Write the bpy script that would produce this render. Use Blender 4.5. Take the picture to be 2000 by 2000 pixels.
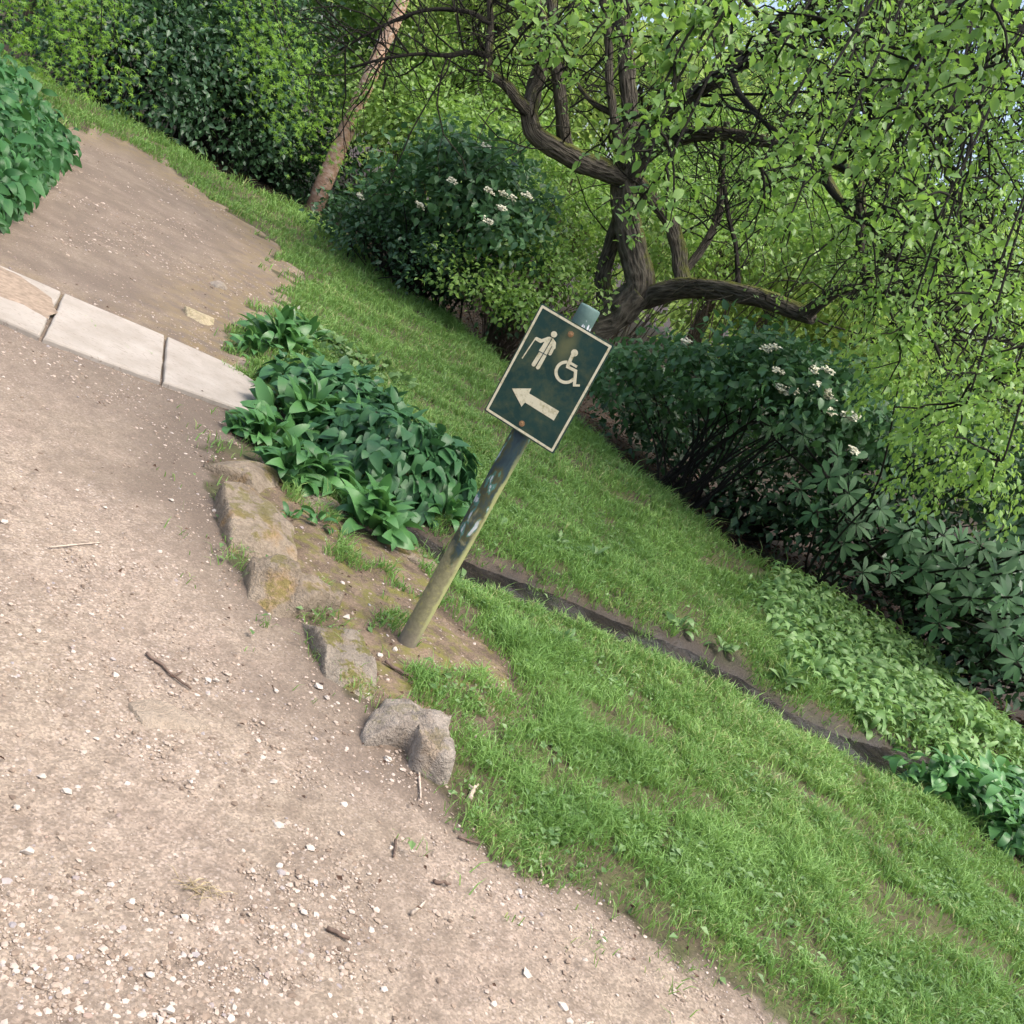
import bpy, math, random
import numpy as np
from mathutils import Vector, Matrix

random.seed(7)
rng = np.random.default_rng(11)
for o in list(bpy.data.objects):
    bpy.data.objects.remove(o, do_unlink=True)
scene = bpy.context.scene
col = scene.collection

# ------------------------------------------------------------------ camera, sky, sun, exposure
CAM_H, PITCH, ROLL, FPX, CX = 1.6, math.radians(15.1), math.radians(28.0), 1932.0, 966.0
cp, sp = math.cos(PITCH), math.sin(PITCH)
cr, sr = math.cos(ROLL), math.sin(ROLL)
FWD = np.array([0, cp, -sp]); R0 = np.array([1.0, 0, 0]); U0 = np.array([0, sp, cp])
cam_d = bpy.data.cameras.new('camera'); cam = bpy.data.objects.new('camera', cam_d); col.objects.link(cam)
cam_d.sensor_width = 36; cam_d.lens = 36.0; cam_d.clip_start = .05; cam_d.clip_end = 2000
ax = cr * R0 + sr * U0; ay = -sr * R0 + cr * U0; az = -FWD
cam.matrix_world = Matrix(((ax[0], ay[0], az[0], 0), (ax[1], ay[1], az[1], 0), (ax[2], ay[2], az[2], CAM_H), (0, 0, 0, 1)))
scene.camera = cam

SUN_TO = Vector((.36, -.16, .92)).normalized()
SUN_EL = math.asin(SUN_TO.z); SUN_AZ = math.atan2(SUN_TO.x, SUN_TO.y)
world = bpy.data.worlds.new('World'); scene.world = world; world.use_nodes = True
wn = world.node_tree; bg = wn.nodes['Background']
sky = wn.nodes.new('ShaderNodeTexSky'); sky.sky_type = 'NISHITA'; sky.sun_disc = False
sky.sun_elevation = SUN_EL; sky.sun_rotation = SUN_AZ
sky.air_density = 1.0; sky.dust_density = 6.0; sky.ozone_density = 1.0; sky.altitude = 60
wn.links.new(sky.outputs[0], bg.inputs[0]); bg.inputs[1].default_value = .15
sun_d = bpy.data.lights.new('sun', 'SUN'); sun = bpy.data.objects.new('sun', sun_d); col.objects.link(sun)
sun_d.energy = 1.3; sun_d.angle = math.radians(38); sun_d.color = (1, .985, .96)
sun.rotation_euler = SUN_TO.to_track_quat('Z', 'Y').to_euler(); sun.location = SUN_TO * 30
vs = scene.view_settings; vs.view_transform = 'Standard'; vs.look = 'None'; vs.gamma = 1
vs.exposure = 1.3
try: vs.use_curve_mapping = False
except Exception: pass
scene.render.engine = 'CYCLES'
scene.cycles.max_bounces = 5; scene.cycles.diffuse_bounces = 3; scene.cycles.glossy_bounces = 2; scene.cycles.transmission_bounces = 3; scene.cycles.transparent_max_bounces = 4

# ------------------------------------------------------------------ helpers: sight lines turned into places
def ray(px, py):
    dx, dy = px - CX, py - CX
    u, v = (cr * dx + sr * dy) / FPX, (-sr * dx + cr * dy) / FPX
    return FWD + u * R0 - v * U0
def G(px, py, z=0.0):
    d = ray(px, py); t = (z - CAM_H) / d[2]
    return np.array([d[0] * t, d[1] * t, z])
def At(px, py, y):
    d = ray(px, py); t = y / d[1]
    return np.array([d[0] * t, y, CAM_H + d[2] * t])
def proj(P):
    P = np.asarray(P, float) - np.array([0, 0, CAM_H])
    f = P @ FWD; u = (P @ R0) / f * FPX; v = -(P @ U0) / f * FPX
    return cr * u - sr * v + CX, sr * u + cr * v + CX, f

# value noise
def _hash(i, j, k, s):
    n = (i * 374761393 + j * 668265263 + k * 2147483647 + s * 1274126177) & 0xffffffff
    n = ((n ^ (n >> 13)) * 1274126177) & 0xffffffff
    return ((n ^ (n >> 16)) & 0xffff) / 65535.0
def vnoise(p, s=0):
    p = np.asarray(p, float)
    i = np.floor(p).astype(np.int64); f = p - i; f = f * f * (3 - 2 * f)
    r = 0
    for a in (0, 1):
        for b in (0, 1):
            for c in (0, 1):
                w = (f[..., 0] if a else 1 - f[..., 0]) * (f[..., 1] if b else 1 - f[..., 1]) * (f[..., 2] if c else 1 - f[..., 2])
                r = r + w * _hash(i[..., 0] + a, i[..., 1] + b, i[..., 2] + c, s)
    return r
def fbm(p, s=0, o=4):
    p = np.asarray(p, float); a, t, r = .5, 0, 0
    for k in range(o):
        r = r + a * vnoise(p * 2 ** k, s + k); t += a; a *= .5
    return r / t
def n2(x, y, sc, s=0, o=3):
    return fbm(np.stack([x * sc, y * sc, np.zeros_like(x)], -1), s, o)
def sstep(a, b, x):
    t = np.clip((x - a) / (b - a), 0, 1); return t * t * (3 - 2 * t)
def seg_dist(x, y, pl, closed=False):
    pl = np.asarray(pl)[:, :2]; n = len(pl); d = np.full(np.shape(x), 1e9)
    for i in range(n if closed else n - 1):
        a, b = pl[i], pl[(i + 1) % n]; ab = b - a
        t = np.clip(((x - a[0]) * ab[0] + (y - a[1]) * ab[1]) / max(ab @ ab, 1e-9), 0, 1)
        d = np.minimum(d, np.hypot(x - a[0] - t * ab[0], y - a[1] - t * ab[1]))
    return d
def inside(x, y, pl):
    pl = np.asarray(pl)[:, :2]; n = len(pl); r = np.zeros(np.shape(x), bool)
    for i in range(n):
        (x0, y0), (x1, y1) = pl[i], pl[(i + 1) % n]
        if y0 == y1: continue
        r ^= ((y0 > y) != (y1 > y)) & (x < (x1 - x0) * (y - y0) / (y1 - y0) + x0)
    return r
def sdf(x, y, pl):            # positive inside
    d = seg_dist(x, y, pl, True); return np.where(inside(x, y, pl), d, -d)
def gpoly(pts, z=0.0): return np.array([G(a, b, z)[:2] for a, b in pts])

# ------------------------------------------------------------------ zones of the ground
PATH_NEAR = gpoly([(-500, 400), (0, 545), (100, 590), (308, 680), (470, 745), (452, 800), (400, 850), (398, 900), (425, 1000), (478, 1090), (520, 1145), (590, 1180), (640, 1295), (712, 1335),
    (750, 1400), (800, 1480), (880, 1560), (1000, 1645), (1130, 1690), (1250, 1765), (1380, 1855), (1480, 1940), (1640, 2060), (1700, 2500), (200, 2700), (-500, 2000), (-900, 1200)])
PATH_FAR = gpoly([(-500, 400), (0, 545), (100, 590), (308, 680), (470, 745), (440, 660), (470, 590), (555, 550), (545, 480), (480, 430), (430, 398), (300, 302), (210, 258), (125, 235), (40, 212), (-150, 210), (-400, 260)])
RILL = np.array([G(a, b, -.05)[:2] for a, b in [(480, 790), (560, 860), (650, 930), (730, 985), (800, 1035), (880, 1080), (960, 1108), (1100, 1165), (1200, 1203), (1300, 1245), (1410, 1305), (1500, 1365), (1600, 1412), (1720, 1446), (1850, 1490), (2000, 1530), (2300, 1650)]])
EDGE = [(-300, 40), (-100, 75), (40, 125), (100, 170), (200, 213), (300, 263), (400, 330), (500, 375), (590, 420), (640, 452), (700, 503), (800, 572), (880, 643), (950, 698), (1020, 762), (1100, 828), (1200, 908), (1300, 985),
    (1400, 1058), (1480, 1105), (1560, 1150), (1640, 1195), (1740, 1260), (1830, 1350), (1932, 1450), (2150, 1600)]
_ew = gpoly(EDGE)
BED = np.vstack([_ew, [[40, 4], [60, 60], [60, 400], [-60, 400], [-60, 60], [-40, 20]]])
DIRT = gpoly([(400, 850), (520, 880), (600, 940), (700, 985), (760, 1030), (880, 1100), (850, 1110), (860, 1150), (930, 1215), (1000, 1320), (1010, 1380), (940, 1390), (880, 1330), (840, 1440), (700, 1340), (590, 1170), (478, 1090), (420, 980)])
RAMSON = gpoly([(1390, 1120), (1480, 1100), (1560, 1145), (1640, 1190), (1740, 1250), (1850, 1350), (1980, 1480), (1960, 1560), (1860, 1480), (1760, 1430), (1640, 1385), (1560, 1330), (1470, 1280), (1450, 1200)])
RAMSON2 = gpoly([(1680, 1455), (1760, 1445), (1860, 1470), (2000, 1520), (2060, 1700), (1932, 1640), (1850, 1570), (1780, 1520)])
SLABS = gpoly([(-400, 330), (120, 545), (316, 630), (445, 688), (490, 720), (506, 792), (306, 724), (76, 640), (-420, 440)])
def hgt(x, y):
    x = np.asarray(x, float); y = np.asarray(y, float)
    h = .05 * (n2(x, y, .7, 3) - .5) + .02 * (n2(x, y, 3., 5) - .5)
    far = sstep(14, 40, np.hypot(x, y)); h = h * (1 - far)
    d = seg_dist(x, y, RILL); w = n2(x, y, 4., 9) - .5
    near = sstep(.0, .9, y - np.interp(x, RILL[3:, 0], RILL[3:, 1]))          # far bank a little higher
    side = np.where(y > np.interp(x, RILL[:, 0], RILL[:, 1]), 1., 0.)
    h = h * sstep(.0, .5, d) - .095 * np.exp(-(d / (.135 + .09 * w)) ** 2) - .042 * (1 - side) * np.exp(-(d / .34) ** 2) + .05 * np.exp(-((d - .5) / .3) ** 2) * near
    h = h + .70 * np.exp(-(((x + 6.0) / 1.1) ** 2 + ((y - 7.9) / 1.5) ** 2)) * (1 - np.clip(sdf(x, y, PATH_FAR) * 2, 0, 1))
    eb = sdf(x, y, BED)
    h = h + .07 * np.exp(-((eb + .5) / .6) ** 2) * (y > 6) - .12 * sstep(0, .6, eb) * (1 - far)
    pn = np.maximum(sdf(x, y, PATH_NEAR), sdf(x, y, PATH_FAR)); pw = sstep(-.05, .15, pn)
    h = h * (1 - .6 * pw) - .012 * pw
    sl = sstep(-.10, .02, sdf(x, y, SLABS)); h = h * (1 - sl) - .022 * sl
    return h
def on(px, py, it=4):
    z = 0.
    for _ in range(it):
        p = G(px, py, z); z = float(hgt(p[0], p[1]))
    return np.array([p[0], p[1], z])

# ------------------------------------------------------------------ mesh and object helpers
def mesh_np(name, V, F, mat=None, smooth=False, attrs=None):
    V = np.asarray(V, np.float32); me = bpy.data.meshes.new(name)
    if isinstance(F, np.ndarray):
        n, k = F.shape; flat = F.ravel().astype(np.int32); st = np.arange(0, n * k, k, dtype=np.int32); tot = np.full(n, k, np.int32)
    else:
        tot = np.array([len(f) for f in F], np.int32); flat = np.array([i for f in F for i in f], np.int32)
        st = np.concatenate([[0], np.cumsum(tot)[:-1]]).astype(np.int32); n = len(F)
    me.vertices.add(len(V)); me.vertices.foreach_set('co', V.ravel())
    me.loops.add(len(flat)); me.loops.foreach_set('vertex_index', flat)
    me.polygons.add(n); me.polygons.foreach_set('loop_start', st); me.polygons.foreach_set('loop_total', tot)
    me.polygons.foreach_set('use_smooth', np.full(n, smooth))
    me.update(calc_edges=True)
    for k, a in (attrs or {}).items():
        a = np.asarray(a, np.float32)
        if a.ndim == 1:
            t = me.attributes.new(k, 'FLOAT', 'POINT'); t.data.foreach_set('value', a)
        else:
            t = me.attributes.new(k, 'FLOAT_VECTOR', 'POINT'); t.data.foreach_set('vector', a.ravel())
    if mat: me.materials.append(mat)
    return me
def link(name, me, parent=None, loc=None):
    o = bpy.data.objects.new(name, me); col.objects.link(o)
    if loc is not None: o.location = loc
    if parent: o.parent = parent
    return o
def tag(o, label=None, cat=None, group=None, kind=None):
    if label: o['label'] = label
    if cat: o['category'] = cat
    if group: o['group'] = group
    if kind: o['kind'] = kind
    return o
def thing(name, loc, label, cat, group=None):
    o = bpy.data.objects.new(name, None); col.objects.link(o); o.location = [float(a) for a in loc]
    o.empty_display_size = .1
    return tag(o, label, cat, group)
def unit(v): return v / np.maximum(np.linalg.norm(v, axis=-1, keepdims=True), 1e-9)
def frames(axis, nrm):
    y = unit(axis); z = unit(nrm - (nrm * y).sum(-1, keepdims=True) * y); x = np.cross(y, z)
    return np.stack([x, y, z], -1)
def scatter(base, R, T, S):
    V, F = base; N = len(T); nv = len(V)
    S = np.asarray(S, float); S = S[:, None] if S.ndim == 1 else S
    P = np.einsum('nij,nvj->nvi', R, V[None] * S[:, None, :]) + T[:, None]
    FF = (F[None] + (np.arange(N) * nv)[:, None, None]).reshape(-1, F.shape[1])
    return P.reshape(-1, 3), FF, np.repeat(np.random.default_rng(N).random(N), nv)

def leaf_base(rows, width, fold=.25, droop=.3, shape='ovate', wave=0.0, curl=None):
    """leaf along +Y of length 1, folded on its midrib, arching down (curl: total bend in radians)"""
    V = [(0, 0, 0)]; F = []; pr = None
    def mid(t):
        if curl is None: return t, -droop * t * t
        k = 24; y = z = 0.
        for q in range(k):
            a = curl * (t * (q + .5) / k) ** 1.4; y += math.cos(a) * t / k; z -= math.sin(a) * t / k
        return y, z
    for i in range(1, rows):
        t = i / rows
        w = {'ovate': math.sin(math.pi * t ** .75) ** .8, 'lance': math.sin(math.pi * t ** .9), 'oblong': min(1, math.sin(math.pi * t ** 1.35) ** .6), 'ellip': math.sin(math.pi * min(1, t * .97 + .02) ** .95) ** .72,
             'heart': math.sin(math.pi * t ** .55) ** .7}[shape] * width
        y, z = mid(t); zw = wave * math.sin(9 * t)
        k = len(V); V += [(-w, y, z + fold * w + zw), (0, y, z), (w, y, z + fold * w - zw)]
        F += [(0, k + 1, k), (0, k + 2, k + 1)] if pr is None else [(pr, pr + 1, k + 1), (pr, k + 1, k), (pr + 1, pr + 2, k + 2), (pr + 1, k + 2, k + 1)]
        pr = k
    y, z = mid(1.); k = len(V); V.append((0, y, z)); F += [(pr, pr + 1, k), (pr + 1, pr + 2, k)]
    return np.array(V, float), np.array(F)
def diamond(width, fold=.3, droop=.15):
    return np.array([(0, 0, 0), (-width, .42, fold * width), (width, .42, fold * width), (0, 1, -droop)], float), np.array([(0, 3, 1), (0, 2, 3)])
def lobed(n=7):
    """palmate maple leaf with pointed lobes"""
    V = [(0, .32, 0)]; F = []; pts = []
    for i in range(n):
        a = math.radians(-140 + 280 * i / (n - 1)); L = .68 * (1 - .45 * (abs(i - (n - 1) / 2) / ((n - 1) / 2)) ** 1.5)
        pts.append((math.sin(a) * L, .32 + math.cos(a) * L, -.12))
        if i < n - 1:
            b = math.radians(-140 + 280 * (i + .5) / (n - 1)); pts.append((math.sin(b) * .17, .32 + math.cos(b) * .17, .02))
    V += pts
    F = [(0, i + 2, i + 1) for i in range(len(pts) - 1)]
    return np.array(V, float), np.array(F)

def tube_arrays(paths, sides=6, bump=0.0, seed=0):
    """paths: list of (pts Nx3, radii N). returns V,F,bk attribute running along the bark"""
    VV, FF, BB = [], [], []; off = 0
    for q, (P, r) in enumerate(paths):
        P = np.asarray(P, float); r = np.asarray(r, float); n = len(P)
        T = unit(np.gradient(P, axis=0)); up = np.array([.31, .22, .92])
        if abs(T[0] @ up) > .9: up = np.array([.92, .1, .2])
        A = unit(np.cross(T, up)); B = np.cross(T, A)
        a = np.arange(sides) * 2 * math.pi / sides
        ring = A[:, None] * np.cos(a)[None, :, None] + B[:, None] * np.sin(a)[None, :, None]
        rad = np.repeat(r[:, None], sides, 1)
        al = np.concatenate([[0], np.cumsum(np.linalg.norm(np.diff(P, axis=0), axis=1))]) + q * 7.3
        if bump:
            c = P[:, None] + ring * rad[..., None]
            rad = rad * (1 + bump * (fbm(c * 9, seed, 3) - .5) * 2 + bump * .7 * np.sin(a * 3 + al[:, None] * 2)[:, :])
        V = P[:, None] + ring * rad[..., None]
        bk = np.stack([np.repeat(np.cos(a)[None] * .2, n, 0), np.repeat(np.sin(a)[None] * .2, n, 0), np.repeat(al[:, None], sides, 1) * .35], -1)
        i = np.arange(n - 1)[:, None] * sides; j = np.arange(sides)[None]; j2 = (j + 1) % sides
        F = np.stack([i + j, i + j2, i + sides + j2, i + sides + j], -1).reshape(-1, 4)
        V = np.concatenate([V.reshape(-1, 3), P[:1], P[-1:]]); bk = np.concatenate([bk.reshape(-1, 3), bk[0, :1], bk[-1, :1]])
        b0, b1 = n * sides, n * sides + 1; jj = np.arange(sides)
        cap = np.concatenate([np.stack([np.full(sides, b0), (jj + 1) % sides, jj, jj], -1), np.stack([np.full(sides, b1), (n - 1) * sides + jj, (n - 1) * sides + (jj + 1) % sides, (n - 1) * sides + (jj + 1) % sides], -1)])
        VV.append(V); FF.append((F + off, cap[:, :3] + off)); BB.append(bk); off += len(V)
    Q = [tuple(f) for a, b in FF for f in a] if len(VV) < 60 else None
    if Q is not None:
        F = Q + [tuple(f) for a, b in FF for f in b]
    else:
        q = np.concatenate([a for a, b in FF]); F = np.concatenate([q[:, [0, 1, 2]], q[:, [0, 2, 3]]])
    return np.concatenate(VV), F, np.concatenate(BB)
def catmull(P, n=6):
    P = np.asarray(P, float); Q = np.vstack([2 * P[0] - P[1], P, 2 * P[-1] - P[-2]]); out = []
    for i in range(len(P) - 1):
        a, b, c, d = Q[i:i + 4]
        for k in range(n):
            t = k / n
            out.append(.5 * ((2 * b) + (c - a) * t + (2 * a - 5 * b + 4 * c - d) * t * t + (3 * b - a - 3 * c + d) * t ** 3))
    out.append(P[-1]); return np.array(out)

# ------------------------------------------------------------------ materials
class NT:
    def __init__(s, name):
        s.m = bpy.data.materials.new(name); s.m.use_nodes = True; s.t = s.m.node_tree; s.N = s.t.nodes
        s.b = s.N['Principled BSDF']; s.out = s.N['Material Output']
    def n(s, typ, **kw):
        x = s.N.new('ShaderNode' + typ)
        for k, v in kw.items(): setattr(x, k, v)
        return x
    def l(s, a, b): s.t.links.new(a, b)
    def attr(s, name): return s.n('Attribute', attribute_name=name)
    def pos(s): return s.n('NewGeometry').outputs['Position']
    def obj(s): return s.n('TexCoord').outputs['Object']
    def noise(s, vec, scale, detail=4, rough=.55, dist=0.):
        x = s.n('TexNoise'); x.inputs['Scale'].default_value = scale; x.inputs['Detail'].default_value = detail
        x.inputs['Roughness'].default_value = rough; x.inputs['Distortion'].default_value = dist
        if vec is not None: s.l(vec, x.inputs['Vector'])
        return x.outputs['Fac']
    def vor(s, vec, scale, feature='F1', out='Distance'):
        x = s.n('TexVoronoi', feature=feature); x.inputs['Scale'].default_value = scale; s.l(vec, x.inputs['Vector']); return x.outputs[out]
    def ramp(s, fac, stops):
        x = s.n('ValToRGB'); e = x.color_ramp.elements
        while len(e) < len(stops): e.new(.5)
        for k, (p, c) in enumerate(stops):
            e[k].position = p; e[k].color = (*c, 1) if not np.isscalar(c) else (c, c, c, 1)
        s.l(fac, x.inputs[0]); return x.outputs[0]
    def mix(s, fac, a, b, blend='MIX'):
        x = s.n('MixRGB', blend_type=blend)
        for i, v in enumerate((fac, a, b)):
            if hasattr(v, 'is_output'): s.l(v, x.inputs[i])
            elif i == 0: x.inputs[0].default_value = v
            else: x.inputs[i].default_value = (*v, 1)
        return x.outputs[0]
    def math(s, op, a, b=None, clamp=False):
        x = s.n('Math', operation=op); x.use_clamp = clamp
        for i, v in enumerate((a, b)):
            if v is None: continue
            if hasattr(v, 'is_output'): s.l(v, x.inputs[i])
            else: x.inputs[i].default_value = v
        return x.outputs[0]
    def bump(s, h, strength=.5, dist=.01):
        x = s.n('Bump'); x.inputs['Strength'].default_value = strength; x.inputs['Distance'].default_value = dist
        s.l(h, x.inputs['Height']); s.l(x.outputs[0], s.b.inputs['Normal']); return x
    def base(s, c, rough=.8, spec=.3):
        if hasattr(c, 'is_output'): s.l(c, s.b.inputs['Base Color'])
        else: s.b.inputs['Base Color'].default_value = (*c, 1)
        if hasattr(rough, 'is_output'): s.l(rough, s.b.inputs['Roughness'])
        else: s.b.inputs['Roughness'].default_value = rough
        s.b.inputs['Specular IOR Level'].default_value = spec; return s

def leaf_mat(name, dark, light, trans, tw=.35, rough=.45, spec=.35, odd=None):
    m = NT(name); oi = m.n('ObjectInfo').outputs['Random']; a = m.attr('rnd').outputs['Fac']
    r = m.math('FRACT', m.math('ADD', oi, a)); st = [(0, dark), (.55, tuple((x + y) / 2 for x, y in zip(dark, light))), (1, light)]
    if odd: st = st[:-1] + [(.95, light), (.965, odd)]
    c = m.ramp(r, st)
    c = m.mix(.35, c, m.ramp(m.noise(m.pos(), 2.2, 2), [(.3, tuple(x * .75 for x in dark)), (.7, tuple(x * 1.15 for x in light))]))
    m.base(c, rough, spec)
    tr = m.n('BsdfTranslucent'); m.l(m.mix(.5, c, trans), tr.inputs[0])
    mx = m.n('MixShader'); mx.inputs[0].default_value = tw; m.l(m.b.outputs[0], mx.inputs[1]); m.l(tr.outputs[0], mx.inputs[2]); m.l(mx.outputs[0], m.out.inputs[0])
    return m.m
M = {}
M['apple'] = leaf_mat('apple_leaf', (.065, .155, .038), (.29, .45, .13), (.34, .60, .06), .42, .42)
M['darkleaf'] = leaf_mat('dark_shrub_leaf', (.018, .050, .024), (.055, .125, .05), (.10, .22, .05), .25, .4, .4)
M['viburnum'] = leaf_mat('viburnum_leaf', (.030, .085, .036), (.095, .205, .075), (.12, .28, .07), .28, .42, .4)
M['ivy'] = leaf_mat('bramble_leaf', (.09, .19, .04), (.28, .43, .10), (.32, .55, .08), .4, .4, .4)
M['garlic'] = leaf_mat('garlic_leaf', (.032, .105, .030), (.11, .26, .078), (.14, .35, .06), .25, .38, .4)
M['garlic3'] = leaf_mat('darkened_garlic_leaf', (.020, .075, .022), (.055, .165, .045), (.12, .3, .05), .25, .45, .28)  # garlic leaf colour darkened against the strong light on the left bank
M['arum'] = leaf_mat('arum_leaf', (.020, .074, .028), (.062, .165, .055), (.08, .22, .06), .2, .4, .38)
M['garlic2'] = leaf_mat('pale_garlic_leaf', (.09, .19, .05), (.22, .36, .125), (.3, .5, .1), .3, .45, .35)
M['rhodo'] = leaf_mat('rhododendron_leaf', (.016, .050, .020), (.052, .125, .042), (.12, .25, .06), .18, .6, .25)
M['maple'] = leaf_mat('maple_leaf', (.09, .21, .025), (.20, .36, .05), (.36, .60, .06), .42, .5, .25)
M['lime'] = leaf_mat('lime_leaf', (.12, .24, .045), (.26, .41, .10), (.38, .58, .09), .42, .45, .3)
M['bgleaf'] = leaf_mat('wood_leaf', (.17, .29, .06), (.38, .50, .15), (.58, .74, .2), .5, .5, .3)
M['bgdark'] = leaf_mat('wood_leaf_dark', (.07, .16, .04), (.17, .30, .07), (.3, .48, .1), .4, .5, .3)
M['grass'] = leaf_mat('grass_blade', (.095, .21, .045), (.285, .45, .13), (.34, .50, .09), .35, .45, .35, odd=(.38, .33, .17))
M['weed'] = leaf_mat('weed_leaf', (.07, .15, .045), (.19, .30, .11), (.22, .38, .08), .28, .45, .35)
M['litter'] = leaf_mat('dead_leaf', (.028, .016, .011), (.115, .068, .045), (.2, .1, .05), .1, .7, .2)

def make_ground():
    m = NT('ground'); p = m.pos()
    gp, gl, gm, gs = (m.attr(k).outputs['Fac'] for k in ('a_path', 'a_lawn', 'a_mud', 'a_moss'))
    big = m.noise(p, 1.6, 4); mid = m.noise(p, 9, 5, .6); fine = m.noise(p, 70, 5, .65); v = m.n('TexVoronoi'); v.inputs['Scale'].default_value = 75; m.l(p, v.inputs['Vector'])
    v2 = m.n('TexVoronoi'); v2.inputs['Scale'].default_value = 170; m.l(p, v2.inputs['Vector'])
    pc = m.mix(m.ramp(mid, [(.3, 0), (.72, 1)]), (.225, .176, .129), (.350, .286, .214))
    pc = m.mix(m.ramp(big, [(.38, .55), (.62, 0)]), pc, (.275, .213, .168))
    grit = m.ramp(v2.outputs['Color'], [(.0, .4), (.5, .85), (1, 1.4)])
    pc = m.mix(.75, pc, grit, 'MULTIPLY')
    stone = m.mix(v.outputs['Color'], (.24, .185, .14), (.50, .42, .35))
    sel = m.math('MULTIPLY', m.ramp(v.outputs['Distance'], [(.28, 1), (.42, 0)]), m.ramp(m.noise(p, 5, 3), [(.42, 0), (.6, .85)]))
    pc = m.mix(sel, pc, stone)
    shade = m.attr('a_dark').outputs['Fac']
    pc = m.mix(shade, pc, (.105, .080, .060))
    pc = m.mix(m.ramp(m.noise(p, 24, 5, .7), [(.36, .55), (.55, 0)]), pc, (.13, .10, .075))
    ochre = m.math('MULTIPLY', m.attr('a_ochre').outputs['Fac'], m.ramp(mid, [(.4, 0), (.6, .8)]))
    pc = m.mix(m.math('MULTIPLY', ochre, .6), pc, (.20, .145, .055))
    soil = m.mix(m.ramp(fine, [(.3, 0), (.7, 1)]), (.014, .010, .008), (.052, .036, .026))
    lawn = m.mix(m.ramp(m.noise(p, 5, 4), [(.38, 0), (.62, 1)]), (.085, .066, .038), (.085, .105, .030))
    lawn = m.mix(m.ramp(fine, [(.35, .6), (.7, 0)]), lawn, (.05, .043, .022))
    c = m.mix(m.math('ADD', gl, m.math('MULTIPLY', m.math('SUBTRACT', mid, .5), .4), True), soil, lawn)
    dirt = m.mix(m.ramp(mid, [(.35, 0), (.65, 1)]), (.095, .068, .044), (.20, .145, .098)); dirt = m.mix(.7, dirt, grit, 'MULTIPLY')
    c = m.mix(m.attr('a_dirt').outputs['Fac'], c, dirt)
    pf = m.ramp(m.math('ADD', gp, m.math('MULTIPLY', m.math('SUBTRACT', mid, .5), .55)), [(.35, 0), (.65, 1)])
    c = m.mix(pf, c, pc)
    ms = m.ramp(m.math('ADD', gs, m.math('MULTIPLY', m.math('SUBTRACT', m.noise(p, 13, 5, .65), .5), 1.5)), [(.5, 0), (.72, .85)])
    c = m.mix(ms, c, m.mix(fine, (.085, .098, .018), (.19, .165, .04)))
    c = m.mix(gm, c, m.mix(fine, (.010, .008, .006), (.042, .032, .023)))
    m.base(c, m.ramp(gm, [(0, .9), (.85, .55), (1, .25)]), .35)
    hh = m.math('ADD', m.math('MULTIPLY', fine, .9), m.math('MULTIPLY', m.math('MULTIPLY', v.outputs['Distance'], sel), -.6))
    m.bump(hh, .8, .010)
    return m.m
M['ground'] = make_ground()
def make_bark(name, c0, c1, moss=0.0, scale=16, lich=None):
    m = NT(name); bk = m.attr('bk').outputs['Vector']; p = m.pos()
    f = m.noise(bk, scale * 2.2, 6, .65, .6); v = m.vor(bk, scale * 1.7)
    c = m.ramp(m.math('ADD', m.math('MULTIPLY', f, .7), m.math('MULTIPLY', v, .5)), [(.25, tuple(x * .35 for x in c0)), (.5, c0), (.8, c1)])
    if lich: c = m.mix(m.ramp(m.noise(p, 14, 5, .7), [(.58, 0), (.66, .6)]), c, lich)
    if moss:
        nz = m.n('SeparateXYZ'); g = m.n('NewGeometry'); m.l(g.outputs['Normal'], nz.inputs[0])
        k = m.math('ADD', nz.outputs['Z'], m.math('MULTIPLY', m.math('SUBTRACT', m.noise(p, 11, 5, .7), .5), 1.6))
        c = m.mix(m.ramp(k, [(.35, 0), (.8, moss)]), c, m.mix(m.noise(p, 60, 3), (.05, .065, .012), (.16, .17, .03)))
    m.base(c, .85, .2); m.bump(m.math('ADD', f, m.math('MULTIPLY', v, .9)), 1.0, .035); return m.m
M['bark'] = make_bark('apple_bark', (.058, .050, .038), (.135, .12, .092), .95, 12)
M['twig'] = make_bark('twig_bark', (.030, .026, .023), (.062, .055, .047), .3, 30)
M['stem'] = make_bark('stem_bark', (.10, .075, .055), (.22, .17, .13), 0, 30)
def make_birch():
    m = NT('birch_bark'); bk = m.attr('bk').outputs['Vector']; p = m.pos()
    mp = m.n('Mapping'); mp.inputs['Scale'].default_value = (1, 1, 9); m.l(bk, mp.inputs['Vector'])
    f = m.noise(mp.outputs[0], 7, 5, .7, .3); z = m.n('SeparateXYZ'); m.l(p, z.inputs[0])
    c = m.ramp(f, [(.28, (.16, .085, .055)), (.42, (.46, .27, .18)), (.55, (.60, .40, .29)), (.72, (.70, .61, .55))])
    c = m.mix(m.ramp(m.noise(mp.outputs[0], 3, 3), [(.60, 0), (.68, .8)]), c, (.06, .045, .04))
    lo = m.n('MapRange'); m.l(z.outputs['Z'], lo.inputs[0]); lo.inputs[1].default_value = .1; lo.inputs[2].default_value = .6; lo.inputs[3].default_value = .8; lo.inputs[4].default_value = 0
    c = m.mix(lo.outputs[0], c, (.085, .06, .04))
    m.base(c, .6, .3); m.bump(f, .6, .02); return m.m
M['birch'] = make_birch()
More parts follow.
